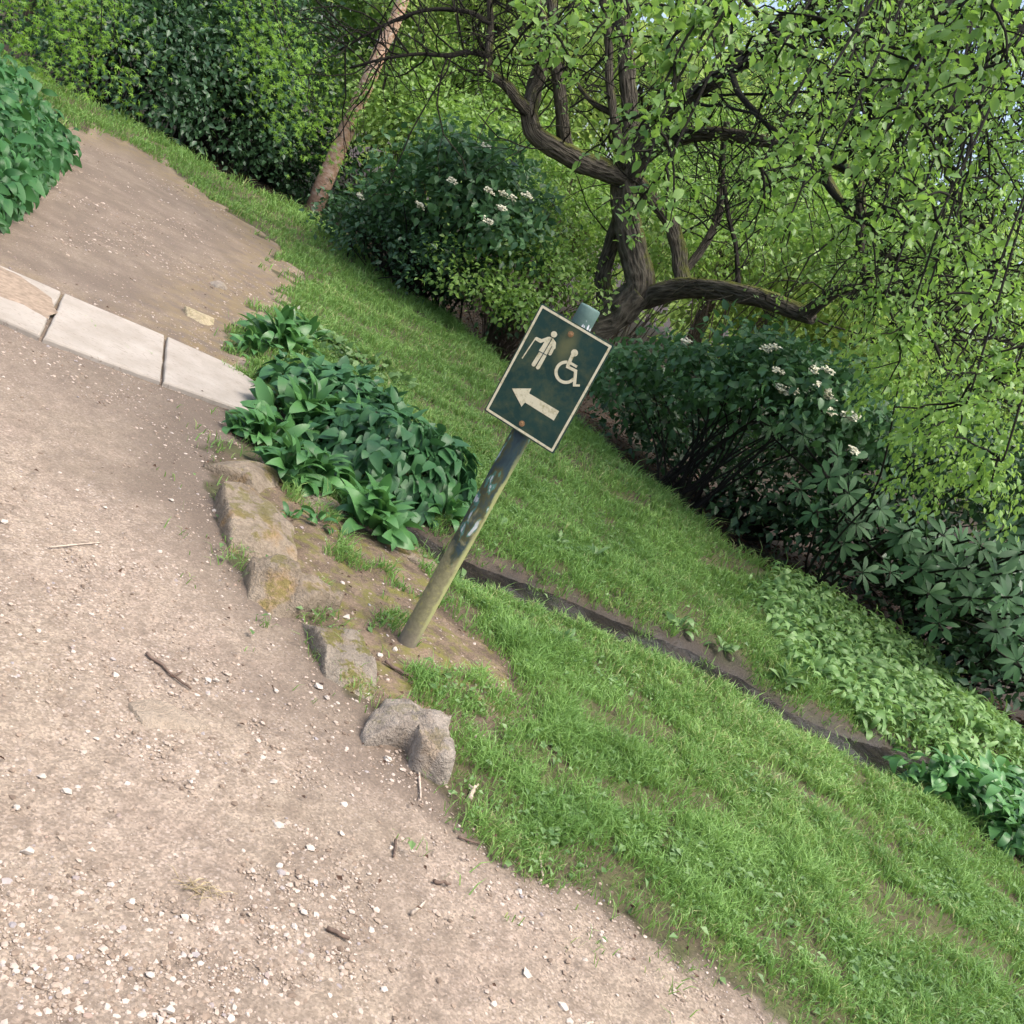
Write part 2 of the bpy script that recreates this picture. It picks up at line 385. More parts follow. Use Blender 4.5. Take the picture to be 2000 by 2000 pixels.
def make_stone(name, c0, c1, moss=.5, ochre=.3):
    m = NT(name); p = m.pos()
    f = m.noise(p, 9, 6, .65); g = m.noise(p, 55, 4, .7); nz = m.n('SeparateXYZ'); ge = m.n('NewGeometry'); m.l(ge.outputs['Normal'], nz.inputs[0])
    c = m.ramp(f, [(.3, c0), (.5, tuple((a + b) / 2 for a, b in zip(c0, c1))), (.72, c1)])
    c = m.mix(m.ramp(g, [(.3, .5), (.6, 0)]), c, tuple(x * .5 for x in c0))
    c = m.mix(m.math('MULTIPLY', m.ramp(m.noise(p, 6, 4), [(.56, 0), (.66, 1)]), ochre), c, (.36, .21, .06))
    k = m.math('ADD', nz.outputs['Z'], m.math('MULTIPLY', m.math('SUBTRACT', m.noise(p, 12, 5, .7), .55), 4.))
    c = m.mix(m.ramp(k, [(.75, 0), (1.25, moss)]), c, m.mix(g, (.085, .085, .020), (.21, .19, .055)))
    cr_ = m.n('TexVoronoi', feature='DISTANCE_TO_EDGE'); cr_.inputs['Scale'].default_value = 11; dv = m.n('VectorMath', operation='ADD'); nn = m.n('TexNoise'); nn.inputs['Scale'].default_value = 9; m.l(p, nn.inputs['Vector'])
    sc_ = m.n('VectorMath', operation='SCALE'); m.l(nn.outputs['Color'], sc_.inputs[0]); sc_.inputs['Scale'].default_value = .12; m.l(p, dv.inputs[0]); m.l(sc_.outputs[0], dv.inputs[1]); m.l(dv.outputs[0], cr_.inputs['Vector'])
    ck = m.ramp(cr_.outputs['Distance'], [(.0, 0), (.035, 1)]); hf = m.noise(p, 160, 4, .7)
    c = m.mix(m.math('MULTIPLY', m.math('SUBTRACT', 1., ck), m.ramp(m.noise(p, 4, 2), [(.54, 0), (.64, .4)])), c, tuple(x * .4 for x in c0)); c = m.mix(m.ramp(hf, [(.35, .3), (.5, 0)]), c, tuple(x * .5 for x in c0))
    m.base(c, .9, .2); m.bump(m.math('ADD', m.math('ADD', f, m.math('MULTIPLY', g, .45)), m.math('ADD', m.math('MULTIPLY', hf, .2), m.math('MULTIPLY', ck, .03))), 1., .04); return m.m
M['rock'] = make_stone('mossy_rock', (.19, .15, .105), (.40, .33, .245), .65, .5)
M['rock_moss'] = make_stone('green_mossy_rock', (.18, .15, .115), (.38, .33, .26), .9, .2)
M['rock_pale'] = make_stone('pale_rock', (.22, .185, .15), (.46, .405, .335), .35, .2)
M['flatstone'] = make_stone('flat_stone', (.40, .33, .21), (.56, .48, .32), .35, .15)
M['sunk'] = make_stone('sunk_stone', (.36, .29, .215), (.44, .365, .28), .0, .1)
def make_slab():
    m = NT('pale_slab'); p = m.pos()
    f = m.noise(p, 4, 5, .6); g = m.noise(p, 45, 5, .7)
    c = m.ramp(f, [(.3, (.26, .23, .19)), (.7, (.36, .325, .28))]); c = m.mix(m.ramp(g, [(.28, .5), (.42, 0)]), c, (.24, .20, .16))
    mp = m.n('Mapping'); mp.inputs['Rotation'].default_value = (0, 0, -.3); mp.inputs['Scale'].default_value = (1, 3.2, 1); m.l(p, mp.inputs['Vector'])
    c = m.mix(m.attr('stain').outputs['Fac'], c, (.20, .15, .11))
    c = m.mix(m.ramp(m.noise(mp.outputs[0], 26, 3, .7), [(.60, 0), (.66, .6)]), c, (.17, .13, .10))
    m.base(c, .85, .25); m.bump(g, .5, .008); return m.m
M['slab'] = make_slab()
def make_pebble():
    m = NT('pebble'); r = m.math('FRACT', m.math('ADD', m.n('ObjectInfo').outputs['Random'], m.attr('rnd').outputs['Fac']))
    c = m.ramp(r, [(0, (.13, .095, .07)), (.25, (.23, .175, .13)), (.5, (.30, .24, .185)), (.75, (.37, .30, .245)), (.93, (.45, .385, .325)), (.97, (.24, .22, .22)), (1, (.30, .21, .15))])
    c = m.mix(.5, c, m.ramp(m.noise(m.pos(), 90, 3), [(.3, .7), (.7, 1.2)]), 'MULTIPLY'); m.base(c, .85, .25); return m.m
M['pebble'] = make_pebble()
def plain(name, c, rough=.7, spec=.3, var=.25, sc=20):
    m = NT(name); f = m.noise(m.pos(), sc, 4, .6); m.base(m.mix(m.ramp(f, [(.3, 0), (.7, 1)]), tuple(x * (1 - var) for x in c), tuple(min(1, x * (1 + var)) for x in c)), rough, spec); return m.m
M['whitestone'] = plain('white_pebble', (.42, .37, .315), .85, .25, .25, 60)
M['stick'] = plain('stick', (.12, .085, .065), .85, .2, .45, 40)
M['palestick'] = plain('pale_stick', (.40, .33, .26), .85, .2, .3, 40)
M['flower'] = plain('cream_petal', (.58, .57, .42), .6, .2, .1, 30)
M['straw'] = plain('dry_straw', (.36, .29, .17), .8, .2, .3, 30)

print('helpers ready')

# ------------------------------------------------------------------ ground sheet, cut along the path, lawn and bed
def zone_attrs(x, y):
    e = n2(x, y, 6, 21) - .5; e2 = n2(x, y, 18, 22) - .5
    sn = sdf(x, y, PATH_NEAR); sf = sdf(x, y, PATH_FAR); s = np.maximum(sn, sf)
    path = sstep(-.12, .12, s + np.where(sf > sn, .75, .26) * e + np.where(sf > sn, .3, .10) * e2)
    bed = sstep(-.07, .07, sdf(x, y, BED) + .25 * e)
    dirt = sstep(-.10, .12, sdf(x, y, DIRT) + .3 * e)
    rd = seg_dist(x, y, RILL)
    farside = y > np.interp(x, RILL[:, 0], RILL[:, 1])
    bankw = np.where(farside, np.interp(x, [-.6, .2, .9, 1.6, 2.6], [.17, .15, .09, .03, .0]), np.interp(x, [-.6, .2, .9, 1.6], [.20, .12, .05, .02]))
    bank = sstep(bankw + .12, bankw - .04, rd + .25 * e)
    dirt = np.maximum(dirt, bank)
    mud = np.maximum(sstep(.20, .10, rd + .10 * e), .75 * sstep(.32, .12, rd + .4 * e + .2 * e2))
    lawn = np.clip((1 - bed) * (1 - path), 0, 1)
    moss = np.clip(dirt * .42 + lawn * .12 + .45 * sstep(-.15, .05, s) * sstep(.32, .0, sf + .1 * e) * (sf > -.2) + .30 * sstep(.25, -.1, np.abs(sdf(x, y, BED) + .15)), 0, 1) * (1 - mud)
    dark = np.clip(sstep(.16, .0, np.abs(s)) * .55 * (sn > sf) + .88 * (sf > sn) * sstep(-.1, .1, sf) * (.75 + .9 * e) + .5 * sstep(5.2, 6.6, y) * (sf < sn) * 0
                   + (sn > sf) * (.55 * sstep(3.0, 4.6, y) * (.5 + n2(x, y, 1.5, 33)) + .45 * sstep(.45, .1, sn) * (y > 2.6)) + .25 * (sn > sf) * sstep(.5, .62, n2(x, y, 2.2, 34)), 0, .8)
    ochre = (sf > sn) * sstep(.9, .2, sf)
    return dict(a_path=path, a_lawn=lawn * (1 - dirt), a_mud=mud, a_moss=moss, a_dirt=dirt * (1 - path), a_dark=dark, a_ochre=ochre, a_bed=bed)
def build_ground():
    an = np.radians(np.concatenate([np.arange(-180, -80, 5), np.arange(-80, 80, .36), np.arange(80, 180, 5)]))
    r = [.02, .2, .4, .6]
    while r[-1] < 13: r.append(r[-1] * 1.0095)
    while r[-1] < 900: r.append(r[-1] * 1.08)
    r = np.array(r); A, Rr = np.meshgrid(an, r); x = Rr * np.sin(A); y = Rr * np.cos(A)
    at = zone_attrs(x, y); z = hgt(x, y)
    z = z + np.where(Rr < 14, .010 * (n2(x, y, 22, 31) - .5) * (1 + at['a_path'] * .3 + 3.5 * at['a_mud']), 0)
    nr, na = A.shape; V = np.stack([x, y, z], -1).reshape(-1, 3)
    i = np.arange(nr - 1)[:, None] * na; j = np.arange(na)[None]; j2 = (j + 1) % na
    F = np.stack([i + j, i + na + j, i + na + j2, i + j2], -1).reshape(-1, 4)[:, ::-1]
    pm = at['a_path'].ravel()[F].mean(1) > .5; bm = (at['a_bed'].ravel()[F].mean(1) > .5) & ~pm
    for name, sel, lab in (('gravel_path', pm, 'tan gravel footpath curving past the stone slabs'), ('lawn', ~pm & ~bm, 'sloping mown lawn with a muddy ditch'), ('soil_bed', bm, 'dark leaf-strewn soil under the shrubs')):
        f = F[sel]; u, inv = np.unique(f, return_inverse=True)
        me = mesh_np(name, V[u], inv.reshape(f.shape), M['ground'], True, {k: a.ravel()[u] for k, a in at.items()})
        tag(link(name, me), lab, None, None, 'structure')
build_ground()

# water in the rill
def build_water():
    P = catmull(np.c_[RILL, np.zeros(len(RILL))], 30)[:, :2]; T = unit(np.gradient(P, axis=0)); Nn = np.c_[-T[:, 1], T[:, 0]]
    W = np.full(len(P), .27); s = np.linspace(-1, 1, 9)
    X = P[:, None] + Nn[:, None] * (W[:, None] * s[None])[..., None]
    z = -.044 + .005 * (n2(X[..., 0], X[..., 1], 20, 41) - .5)
    V = np.concatenate([X, z[..., None]], -1).reshape(-1, 3); n = len(P)
    i = np.arange(n - 1)[:, None] * 9; j = np.arange(8)[None]; F = np.stack([i + j, i + j + 1, i + 10 + j, i + 9 + j], -1).reshape(-1, 4)
    m = NT('rill_water'); p = m.pos(); m.base(m.mix(m.ramp(m.noise(p, 7, 4), [(.4, 0), (.65, 1)]), (.008, .0065, .005), (.030, .022, .014)), .08, .8)
    rif = m.ramp(m.noise(p, 2.6, 3), [(.42, .15), (.56, 1)])
    m.bump(m.math('MULTIPLY', m.noise(p, 55, 3, .65, 2.), rif), 1., .09)
    tag(link('water', mesh_np('water', V, F[:, ::-1], m.m, True)), 'narrow rill of dark running water in the grass', None, None, 'structure')
build_water()

# ------------------------------------------------------------------ paving slabs
def slab(pts, label, th=.09, top=.008, stain=None):
    P = np.array([G(a, b, top)[:2] for a, b in pts]); c = P.mean(0)
    n = 10; ring = []
    for i in range(len(P)):                                     # worn edges
        a, b = P[i], P[(i + 1) % len(P)]
        for k in range(n): ring.append(a + (b - a) * k / n)
    ring = np.array(ring); d = unit(ring - c); ring = ring + d * ((n2(ring[:, 0], ring[:, 1], 14, 51) - .5) * .014)[:, None]
    V = []; lev = [(0, -th), (0, -.012), (.006, -.003), (.016, 0), (.3, 0), (.6, 0)]; m = len(ring)
    for ins, z in lev:
        q = c + (ring - c) * (1 - ins) if ins > .1 else ring - d * ins
        V.append(np.c_[q, np.full(m, top + z) + (0.004 * (n2(q[:, 0], q[:, 1], 5, 52) - .5) if z > -.02 else 0)])
    V = np.concatenate(V + [np.array([[c[0], c[1], top]])]); F = []
    for l in range(len(lev) - 1):
        for k in range(m): F.append((l * m + k, l * m + (k + 1) % m, (l + 1) * m + (k + 1) % m, (l + 1) * m + k))
    l = len(lev) - 1
    for k in range(m): F.append((l * m + k, l * m + (k + 1) % m, len(V) - 1))
    if np.cross(P[1] - P[0], P[2] - P[1]) < 0: F = [f[::-1] for f in F]
    at = {'stain': np.zeros(len(V))}
    o = link('stone_slab', mesh_np('stone_slab', V - np.array([*c, 0]), F, M['slab'], False, at), None, (*c, 0))
    return tag(o, label, 'slab', 'pale stone slabs laid across the path')
slab([(-330, 355), (116, 550), (76, 633), (-360, 438)], 'muddied pale stone slab with a long brown dirt stain')
slab([(122, 552), (311, 632), (304, 717), (83, 636)], 'clean pale rectangular slab between the stained slab and the clipped one')
slab([(316, 634), (442, 690), (486, 722), (500, 786), (309, 719)], 'pale slab with a clipped corner under the wild garlic leaves')
# a smear of trodden mud lying on the first slab
def smear():
    pl = gpoly([(-140, 440), (-40, 478), (40, 520), (95, 560), (112, 590), (96, 604), (50, 578), (0, 556), (-80, 520), (-150, 480)], .012); c = pl.mean(0)
    r = []; 
    for i in range(len(pl)):
        for k in range(6): r.append(pl[i] + (pl[(i + 1) % len(pl)] - pl[i]) * k / 6)
    r = np.array(r); r = c + (r - c) * (1 + .25 * (n2(r[:, 0], r[:, 1], 9, 61) - .5))[:, None]; m = len(r)
    V = np.concatenate([np.c_[r, np.full(m, .0085)], np.c_[c + (r - c) * .9, np.full(m, .0125)], [[c[0], c[1], .013]]])
    F = [(k, (k + 1) % m, m + (k + 1) % m, m + k) for k in range(m)] + [(m + k, m + (k + 1) % m, 2 * m) for k in range(m)]
    o = link('mud_smear', mesh_np('mud_smear', V, F, plain('mud', (.24, .185, .135), .9, .2, .3, 30), True)); tag(o, 'brown trodden mud smeared over the stained slab', None, None, 'stuff')
smear()

# ------------------------------------------------------------------ rocks
def rock(outline, h, label, mat, tilt=(0, 0), zc=.5, seed=0, name='edging_stone', group=None, rough=.02, steep=2.2, cat='stone', sink=.05, lumps=()):
    """broken stone: tilted top planes meeting steep sides, roughened"""
    h = h * 1.0; P = np.array([G(a, b, h * zc)[:2] for a, b in outline]); c = P.mean(0); P = (P - c) * 1.10; na = 84; g = np.random.default_rng(seed + 100)
    rings = np.concatenate([np.linspace(0, .8, 9)[1:], [.86, .91, .95, .98, 1.0, 1.015]])
    ang = np.linspace(0, 2 * math.pi, na, endpoint=False); D = np.stack([np.cos(ang), np.sin(ang)], -1); rad = np.full(na, .02)
    for k in range(len(P)):
        p, e = P[k], P[(k + 1) % len(P)] - P[k]; den = D[:, 0] * e[1] - D[:, 1] * e[0]; den = np.where(np.abs(den) < 1e-9, 1e-9, den)
        t = (p[0] * e[1] - p[1] * e[0]) / den; q = (p[0] * D[:, 1] - p[1] * D[:, 0]) / den; rad = np.where((t > 0) & (q >= -1e-6) & (q <= 1 + 1e-6), np.maximum(rad, t), rad)
    size = rad.mean(); rad = rad * (1 + .10 * (fbm(np.c_[D * 3, np.full(na, seed * 3.3)], seed, 3) - .5) * 2)
    X = np.vstack([[[0, 0]], (D[None] * (rad[None] * rings[:, None])[..., None]).reshape(-1, 2)]); ro = np.concatenate([[0], np.repeat(rings, na)])
    din = np.concatenate([[size], (rad[None] * (1 - rings[:, None])).ravel()]); Q3 = np.c_[X, np.zeros(len(X))] + seed * 7.7
    top = h + tilt[0] * X[:, 0] + tilt[1] * X[:, 1]
    for _ in range(5):
        a = g.random() * 6.28; o = size * g.uniform(.15, .7); top = np.minimum(top, h * g.uniform(.95, 1.15) - g.uniform(.25, .9) * np.maximum(0, X @ np.array([math.cos(a), math.sin(a)]) - o))
    for lx, ly, lr, lh in lumps: top = np.maximum(top, h * lh - np.maximum(0, np.hypot(X[:, 0] - lx * size, X[:, 1] - ly * size) - lr * size) * 1.2)
    dirn = np.concatenate([[1], np.tile(.6 + .9 * fbm(np.c_[D * 2.2, np.full(na, seed)], seed + 4, 2), len(rings))])
    z = np.minimum(top, .010 + steep * dirn * np.maximum(din, 0) ** .85)
    b1 = fbm(Q3 * 16, seed, 4) - .5; b2 = np.abs(fbm(Q3 * 34, seed + 2, 3) - .5); b3 = np.round(fbm(Q3 * 10, seed + 6, 2) * 6) / 6 - .5
    z = z + (b1 * 1.6 - b2 * .9 + b3 * .9) * rough * np.clip(z / max(h, .01), .15, 1)
    z = np.where(ro >= .999, np.where(ro > 1.001, -2 * sink, -.01), z)
    V = np.c_[X, z]; F = [(0, 1 + i, 1 + (i + 1) % na) for i in range(na)]
    for r in range(len(rings) - 1):
        a0 = 1 + r * na; F += [(a0 + i, a0 + na + i, a0 + na + (i + 1) % na, a0 + (i + 1) % na) for i in range(na)]
    o = link(name, mesh_np(name, V, F, mat, True), None, (c[0], c[1], float(hgt(*c)))); return tag(o, label, cat, group)
def c8(L): return [(386 + .35 * a, 821 + .35 * b) for a, b in L]
GS = 'rough stones edging the path'
rock(c8([(20, 110), (110, 112), (250, 175), (360, 225), (405, 330), (390, 352), (280, 305), (180, 250), (60, 200), (10, 170)]), .05, 'long flat brown edging stone beside the wild garlic', M['rock'], (.02, .05), .2, 1, group=GS, rough=.014)
rock(c8([(85, 310), (200, 322), (340, 392), (440, 490), (500, 630), (490, 690), (400, 655), (200, 635), (150, 530), (110, 420)]), .085, 'mossy edging stone with an orange lichen patch', M['rock'], (-.08, .06), .5, 2, group=GS, rough=.022, steep=3)
rock(c8([(245, 690), (330, 650), (440, 685), (560, 695), (640, 755), (740, 850), (735, 900), (600, 895), (440, 925), (380, 940), (300, 840)]), .085, 'stepped grey-brown edging stone with two raised lumps', M['rock'], (-.10, .03), .5, 3, group=GS, rough=.024, steep=3, lumps=((-.35, -.05, .28, 1.25), (.35, -.15, .38, 1.05)))
rock(c8([(560, 950), (700, 925), (790, 1055), (850, 1180), (905, 1300), (900, 1370), (720, 1388), (650, 1240), (600, 1130), (548, 1010)]), .055, 'narrow edging stone spotted with bright green moss near the sign post', M['rock_moss'], (-.03, .03), .15, 4, group=GS, rough=.018, steep=2.6)
rock(c8([(905, 1540), (950, 1450), (1010, 1390), (1150, 1400), (1280, 1450), (1310, 1550), (1300, 1650), (1345, 1780), (1300, 1795), (1150, 1700), (1130, 1610), (1000, 1570), (920, 1590)]), .10, 'pale lumpy edging stone at the end of the row by the grass', M['rock_pale'], (.12, .10), .5, 5, group=GS, rough=.03, steep=2.4, lumps=((.35, .2, .35, 1.2),))
rock([(352, 577), (400, 577), (405, 604), (385, 609), (366, 600)], .035, 'flat yellowish broken stone lying loose beyond the slabs', M['flatstone'], (0, .05), .6, 6, 'loose_stone', rough=.006, steep=6, sink=.01)
rock([(385, 525), (420, 526), (448, 540), (425, 540), (400, 534)], .03, 'thin grey stone half buried in the far path', M['rock_pale'], zc=.5, seed=7, name='buried_stone', rough=.008)
rock([(248, 1300), (300, 1288), (338, 1308), (388, 1328), (406, 1350), (370, 1370), (320, 1370), (285, 1362), (258, 1335)], .012, 'smooth flat stone sunk level with the gravel path', M['sunk'], zc=.5, seed=8, name='sunken_stone', rough=.004, steep=.35)
rock([(560, 925), (600, 935), (650, 965), (655, 985), (600, 965), (565, 945)], .03, 'low mossy stone between garlic leaves and edging stones', M['rock'], zc=.5, seed=9, name='edging_stone', rough=.012, group=GS)
rock([(738, 1005), (780, 1020), (840, 1060), (850, 1080), (800, 1065), (750, 1035)], .03, 'brown stone on the ditch bank beside the drooping garlic leaves', M['rock'], zc=.5, seed=10, name='bank_stone', rough=.012)

# ------------------------------------------------------------------ sign on its leaning post
def make_sign():
    base = on(768, 1212); top = At(1115, 580, base[1] - .0)
    axis = top - base; Hh = float(np.linalg.norm(axis)); ax_ = axis / Hh
    root = thing('sign_post', base, 'dark green accessible route sign on a leaning paint-peeled post', 'sign')
    rp = .037
    # post
    n, L = 40, 42; zs = np.concatenate([[-.25], np.linspace(0, Hh - .004, L), [Hh]]); a = np.arange(n) * 2 * math.pi / n
    rads = np.concatenate([[rp], np.full(L, rp), [rp - .003]])
    V = np.stack([np.cos(a)[None] * rads[:, None], np.sin(a)[None] * rads[:, None], np.repeat(zs[:, None], n, 1)], -1).reshape(-1, 3)
    k = len(zs); F = [(i * n + j, i * n + (j + 1) % n, (i + 1) * n + (j + 1) % n, (i + 1) * n + j) for i in range(k - 1) for j in range(n)]
    V = np.vstack([V, [[0, 0, Hh + .002]]]); F += [((k - 1) * n + j, (k - 1) * n + (j + 1) % n, len(V) - 1) for j in range(n)]
    q = Vector((0, 0, 1)).rotation_difference(Vector(ax_)); Rm = np.array(q.to_matrix())
    m = NT('peeled_post_paint'); p = m.obj(); z = m.n('SeparateXYZ'); m.l(p, z.inputs[0]); zz = z.outputs['Z']
    f = m.noise(p, 13, 4, .55, .6); g = m.noise(p, 60, 4, .7)
    mpp = m.n('Mapping'); mpp.inputs['Scale'].default_value = (1, 1, .45); m.l(p, mpp.inputs['Vector'])
    cell = m.noise(mpp.outputs[0], 21, 4, .55, .25)
    up = m.ramp(cell, [(.36, (.018, .033, .042)), (.44, (.026, .048, .055)), (.53, (.055, .06, .03)), (.56, (.075, .075, .035)), (.585, (.05, .13, .105)), (.62, (.08, .17, .14)), (.635, (.36, .39, .39)), (.72, (.44, .46, .46))])
    nx = m.n('SeparateXYZ'); ge = m.n('NewGeometry'); m.l(ge.outputs['Normal'], nx.inputs[0])
    lo = m.mix(m.ramp(g, [(.3, 0), (.7, 1)]), (.15, .14, .075), (.27, .245, .14))
    lo = m.mix(m.ramp(m.noise(p, 30, 4, .7), [(.55, 0), (.68, .7)]), lo, (.30, .28, .07))
    def mr(v, a, b):
        x = m.n('MapRange'); x.interpolation_type = 'SMOOTHSTEP'; m.l(v, x.inputs[0]); x.inputs[1].default_value = a; x.inputs[2].default_value = b; return x.outputs[0]
    k1 = mr(m.math('ADD', zz, m.math('MULTIPLY', m.math('SUBTRACT', f, .5), .7)), .40, .52)
    c = m.mix(k1, lo, up)
    side = m.ramp(m.math('ADD', nx.outputs['X'], m.math('MULTIPLY', m.math('SUBTRACT', f, .5), .9)), [(.60, 0), (.80, .8)])  # light on the post's right side put into the colour as yellow
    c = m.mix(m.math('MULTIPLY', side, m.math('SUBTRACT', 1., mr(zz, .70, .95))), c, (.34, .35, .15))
    tc = m.mix(m.ramp(cell, [(.55, 0), (.58, 1)]), m.mix(g, (.05, .10, .088), (.11, .17, .15)), (.60, .60, .62))
    c = m.mix(mr(zz, Hh - .16, Hh - .12), c, tc)
    bs = m.mix(g, (.10, .085, .07), (.22, .19, .15)); c = m.mix(mr(m.math('ADD', zz, m.math('MULTIPLY', f, .1)), .20, .02), c, bs)
    m.base(c, m.ramp(cell, [(.4, .6), (.6, .8)]), .25); m.bump(m.math('ADD', cell, m.math('MULTIPLY', g, .2)), .35, .006)
    post = link('post', mesh_np('post', V, F, m.m, True), root); post.matrix_basis = q.to_matrix().to_4x4()
    # board: x along the board, y up the board, z out of the face
    W, H = .297, .42; c3 = At(1041, 716, base[1])
    s = (c3 - base) @ ax_; cen = base + ax_ * s
    yaw = math.radians(17); nf = np.array([-math.sin(yaw), -math.cos(yaw), 0]); nf = nf - (nf @ ax_) * ax_; nf /= np.linalg.norm(nf); xx = np.cross(ax_, nf)
    Bm = Matrix([[xx[i], ax_[i], nf[i], (cen + nf * (rp + .006) - base)[i]] for i in range(3)] + [[0, 0, 0, 1]])
    def board_part(name, V, F, mat, parent, smooth=False):
        o = link(name, mesh_np(name, V, F, mat, smooth), parent); return o
    def prism(poly, z0, z1):
        P = np.array(poly, float); n = len(P)
        area = (P[:, 0] * np.roll(P[:, 1], -1) - np.roll(P[:, 0], -1) * P[:, 1]).sum()
        if area < 0: P = P[::-1]
        V = np.vstack([np.c_[P, np.full(n, z0)], np.c_[P, np.full(n, z1)]])
        return V, [tuple(range(n, 2 * n)), tuple(range(n))[::-1]] + [(i, (i + 1) % n, n + (i + 1) % n, n + i) for i in range(n)]
    def join(L):
        VV, FF, o = [], [], 0
        for V, F in L:
            VV.append(V); FF += [tuple(i + o for i in f) for f in F]; o += len(V)
        return np.vstack(VV), FF
    def rrect(w, h, r, k=5):
        o = []
        for cx_, cy_, a0 in ((w - r, h - r, 0), (-w + r, h - r, 90), (-w + r, -h + r, 180), (w - r, -h + r, 270)):
            for i in range(k + 1):
                t = math.radians(a0 + 90 * i / k); o.append((cx_ + r * math.cos(t), cy_ + r * math.sin(t)))
        return o
    mg = NT('green_sign_face'); p = mg.obj(); f = mg.noise(p, 9, 6, .7, .4); g = mg.noise(p, 38, 6, .75)
    cc = mg.ramp(mg.noise(p, 5, 4), [(.3, (.006, .030, .027)), (.7, (.014, .050, .042))])
    cc = mg.mix(mg.ramp(mg.math('ADD', mg.math('MULTIPLY', f, .55), mg.math('MULTIPLY', g, .5)), [(.48, 0), (.66, .65)]), cc, (.085, .095, .045))
    sx = mg.n('SeparateXYZ'); mg.l(p, sx.inputs[0]);
    rust = mg.n('VectorMath', operation='DISTANCE'); mp = mg.n('Mapping'); mp.inputs['Scale'].default_value = (1, .5, 0); mg.l(p, mp.inputs['Vector']); mg.l(mp.outputs[0], rust.inputs[0]); rust.inputs[1].default_value = (.004, .065, 0)
    cc = mg.mix(mg.math('MULTIPLY', mg.ramp(mg.math('ADD', rust.outputs['Value'], mg.math('MULTIPLY', mg.math('SUBTRACT', f, .5), .06)), [(.012, 1), (.042, 0)]), .5), cc, (.19, .18, .075))
    mg.base(cc, .38, .4); mg.bump(g, .08, .002)
    mw = NT('cream_sign_print'); p = mw.obj(); f = mw.noise(p, 30, 6, .75)
    cc = mw.mix(mw.ramp(f, [(.5, 0), (.66, .75)]), (.66, .60, .42), (.30, .26, .11)); cc = mw.mix(mw.ramp(mw.noise(p, 80, 4, .7), [(.64, 0), (.7, .6)]), cc, (.16, .11, .06)); mw.base(cc, .5, .35)
    V, F = prism(rrect(W / 2, H / 2, .004), -.004, .0); panel = board_part('sign_panel', V, F, mg.m, root); panel.matrix_basis = Bm
    bk = NT('sign_edge'); bk.base((.02, .022, .024), .5, .4)
    # raised rim behind the print and border strip
    def ringmesh(w0, h0, w1, h1, z0, z1, r=.004):
        o, i_ = rrect(w0, h0, r), rrect(w1, h1, max(.001, r - .002)); n = len(o); V = np.vstack([np.c_[o, np.full(n, z1)], np.c_[i_, np.full(n, z1)], np.c_[o, np.full(n, z0)], np.c_[i_, np.full(n, z0)]])
        F = []
        for a in range(n):
            b = (a + 1) % n; F += [(a, b, n + b, n + a)[::-1] if False else (a, b, n + b, n + a), (2 * n + a, 2 * n + b, b, a), (n + a, n + b, 3 * n + b, 3 * n + a)]
        return V, F
    V, F = ringmesh(W / 2 - .0045, H / 2 - .0045, W / 2 - .0125, H / 2 - .0125, 0, .0011); board_part('border', V, F, mw.m, panel)
    V, F = prism(rrect(W / 2 - .0015, H / 2 - .0015, .004), -.0105, -.0045); board_part('backing_plate', V, F, bk.m, panel)
    # print digitised on the face
    src = np.array([(730, 90), (1605, 585), (880, 1860), (60, 1350)], float); dst = np.array([(-W / 2, H / 2), (W / 2, H / 2), (W / 2, -H / 2), (-W / 2, -H / 2)])
    Am = [];
    for (x, y), (u, v) in zip(src, dst): Am += [[x, y, 1, 0, 0, 0, -u * x, -u * y, -u], [0, 0, 0, x, y, 1, -v * x, -v * y, -v]]
    hmg = np.linalg.svd(np.array(Am))[2][-1].reshape(3, 3)
    def uv(L):
        q_ = np.c_[np.array(L, float), np.ones(len(L))] @ hmg.T; return q_[:, :2] / q_[:, 2:]
    cnt = [0]
    def pr(L, lift=0):
        cnt[0] += 1; return prism(uv(L), 0, .0009 + .00008 * cnt[0] + lift)
    def strip(a, b, w, r0=True, r1=True):
        a, b = np.array(a, float), np.array(b, float); d = (b - a) / np.linalg.norm(b - a); n_ = np.array([-d[1], d[0]]) * w / 2; o = []
        th = math.atan2(d[1], d[0])
        o += [b + np.array([math.cos(th + t), math.sin(th + t)]) * w / 2 for t in np.linspace(-math.pi / 2, math.pi / 2, 9)] if r1 else [b - n_, b + n_]
        o += [a - np.array([math.cos(th + t), math.sin(th + t)]) * w / 2 for t in np.linspace(-math.pi / 2, math.pi / 2, 9)] if r0 else [a + n_, a - n_]
        return o
    def disc(c, r): return [(c[0] + r * math.cos(t), c[1] + r * math.sin(t)) for t in np.linspace(0, 2 * math.pi, 28, endpoint=False)]
    V, F = join([pr([(387, 1095), (615, 1095), (590, 1152), (951, 1360), (888, 1468), (543, 1258), (503, 1307)])]); board_part('arrow', V, F, mw.m, panel)
    cnt[0] = 0
    V, F = join([pr(disc((883, 458), 37)), pr([(800, 490), (830, 487), (872, 505), (893, 535), (880, 590), (790, 708), (742, 690), (700, 655), (745, 590), (775, 535)]),
        pr([(812, 488), (735, 516), (676, 490), (655, 500), (652, 522), (720, 562), (740, 556), (800, 530)]), pr(strip((658, 512), (507, 738), 13, False, True)),
        pr(strip((884, 560), (880, 612), 46, True, True)), pr(strip((880, 600), (836, 686), 40, True, True)),
        pr(strip((732, 672), (643, 814), 48, False, True)), pr(strip((776, 696), (694, 846), 48, False, True))])
    wf = board_part('walking_figure', V, F, mw.m, panel); dk = NT('sign_line'); dk.base((.012, .04, .04), .5, .3)
    cnt[0] = 14
    V, F = join([pr(strip((868, 495), (672, 836), 8, False, False)), pr(strip((702, 656), (800, 706), 8, False, False)), pr(strip((862, 596), (815, 690), 6, False, False))]); board_part('figure_outline', V, F, dk.m, wf)
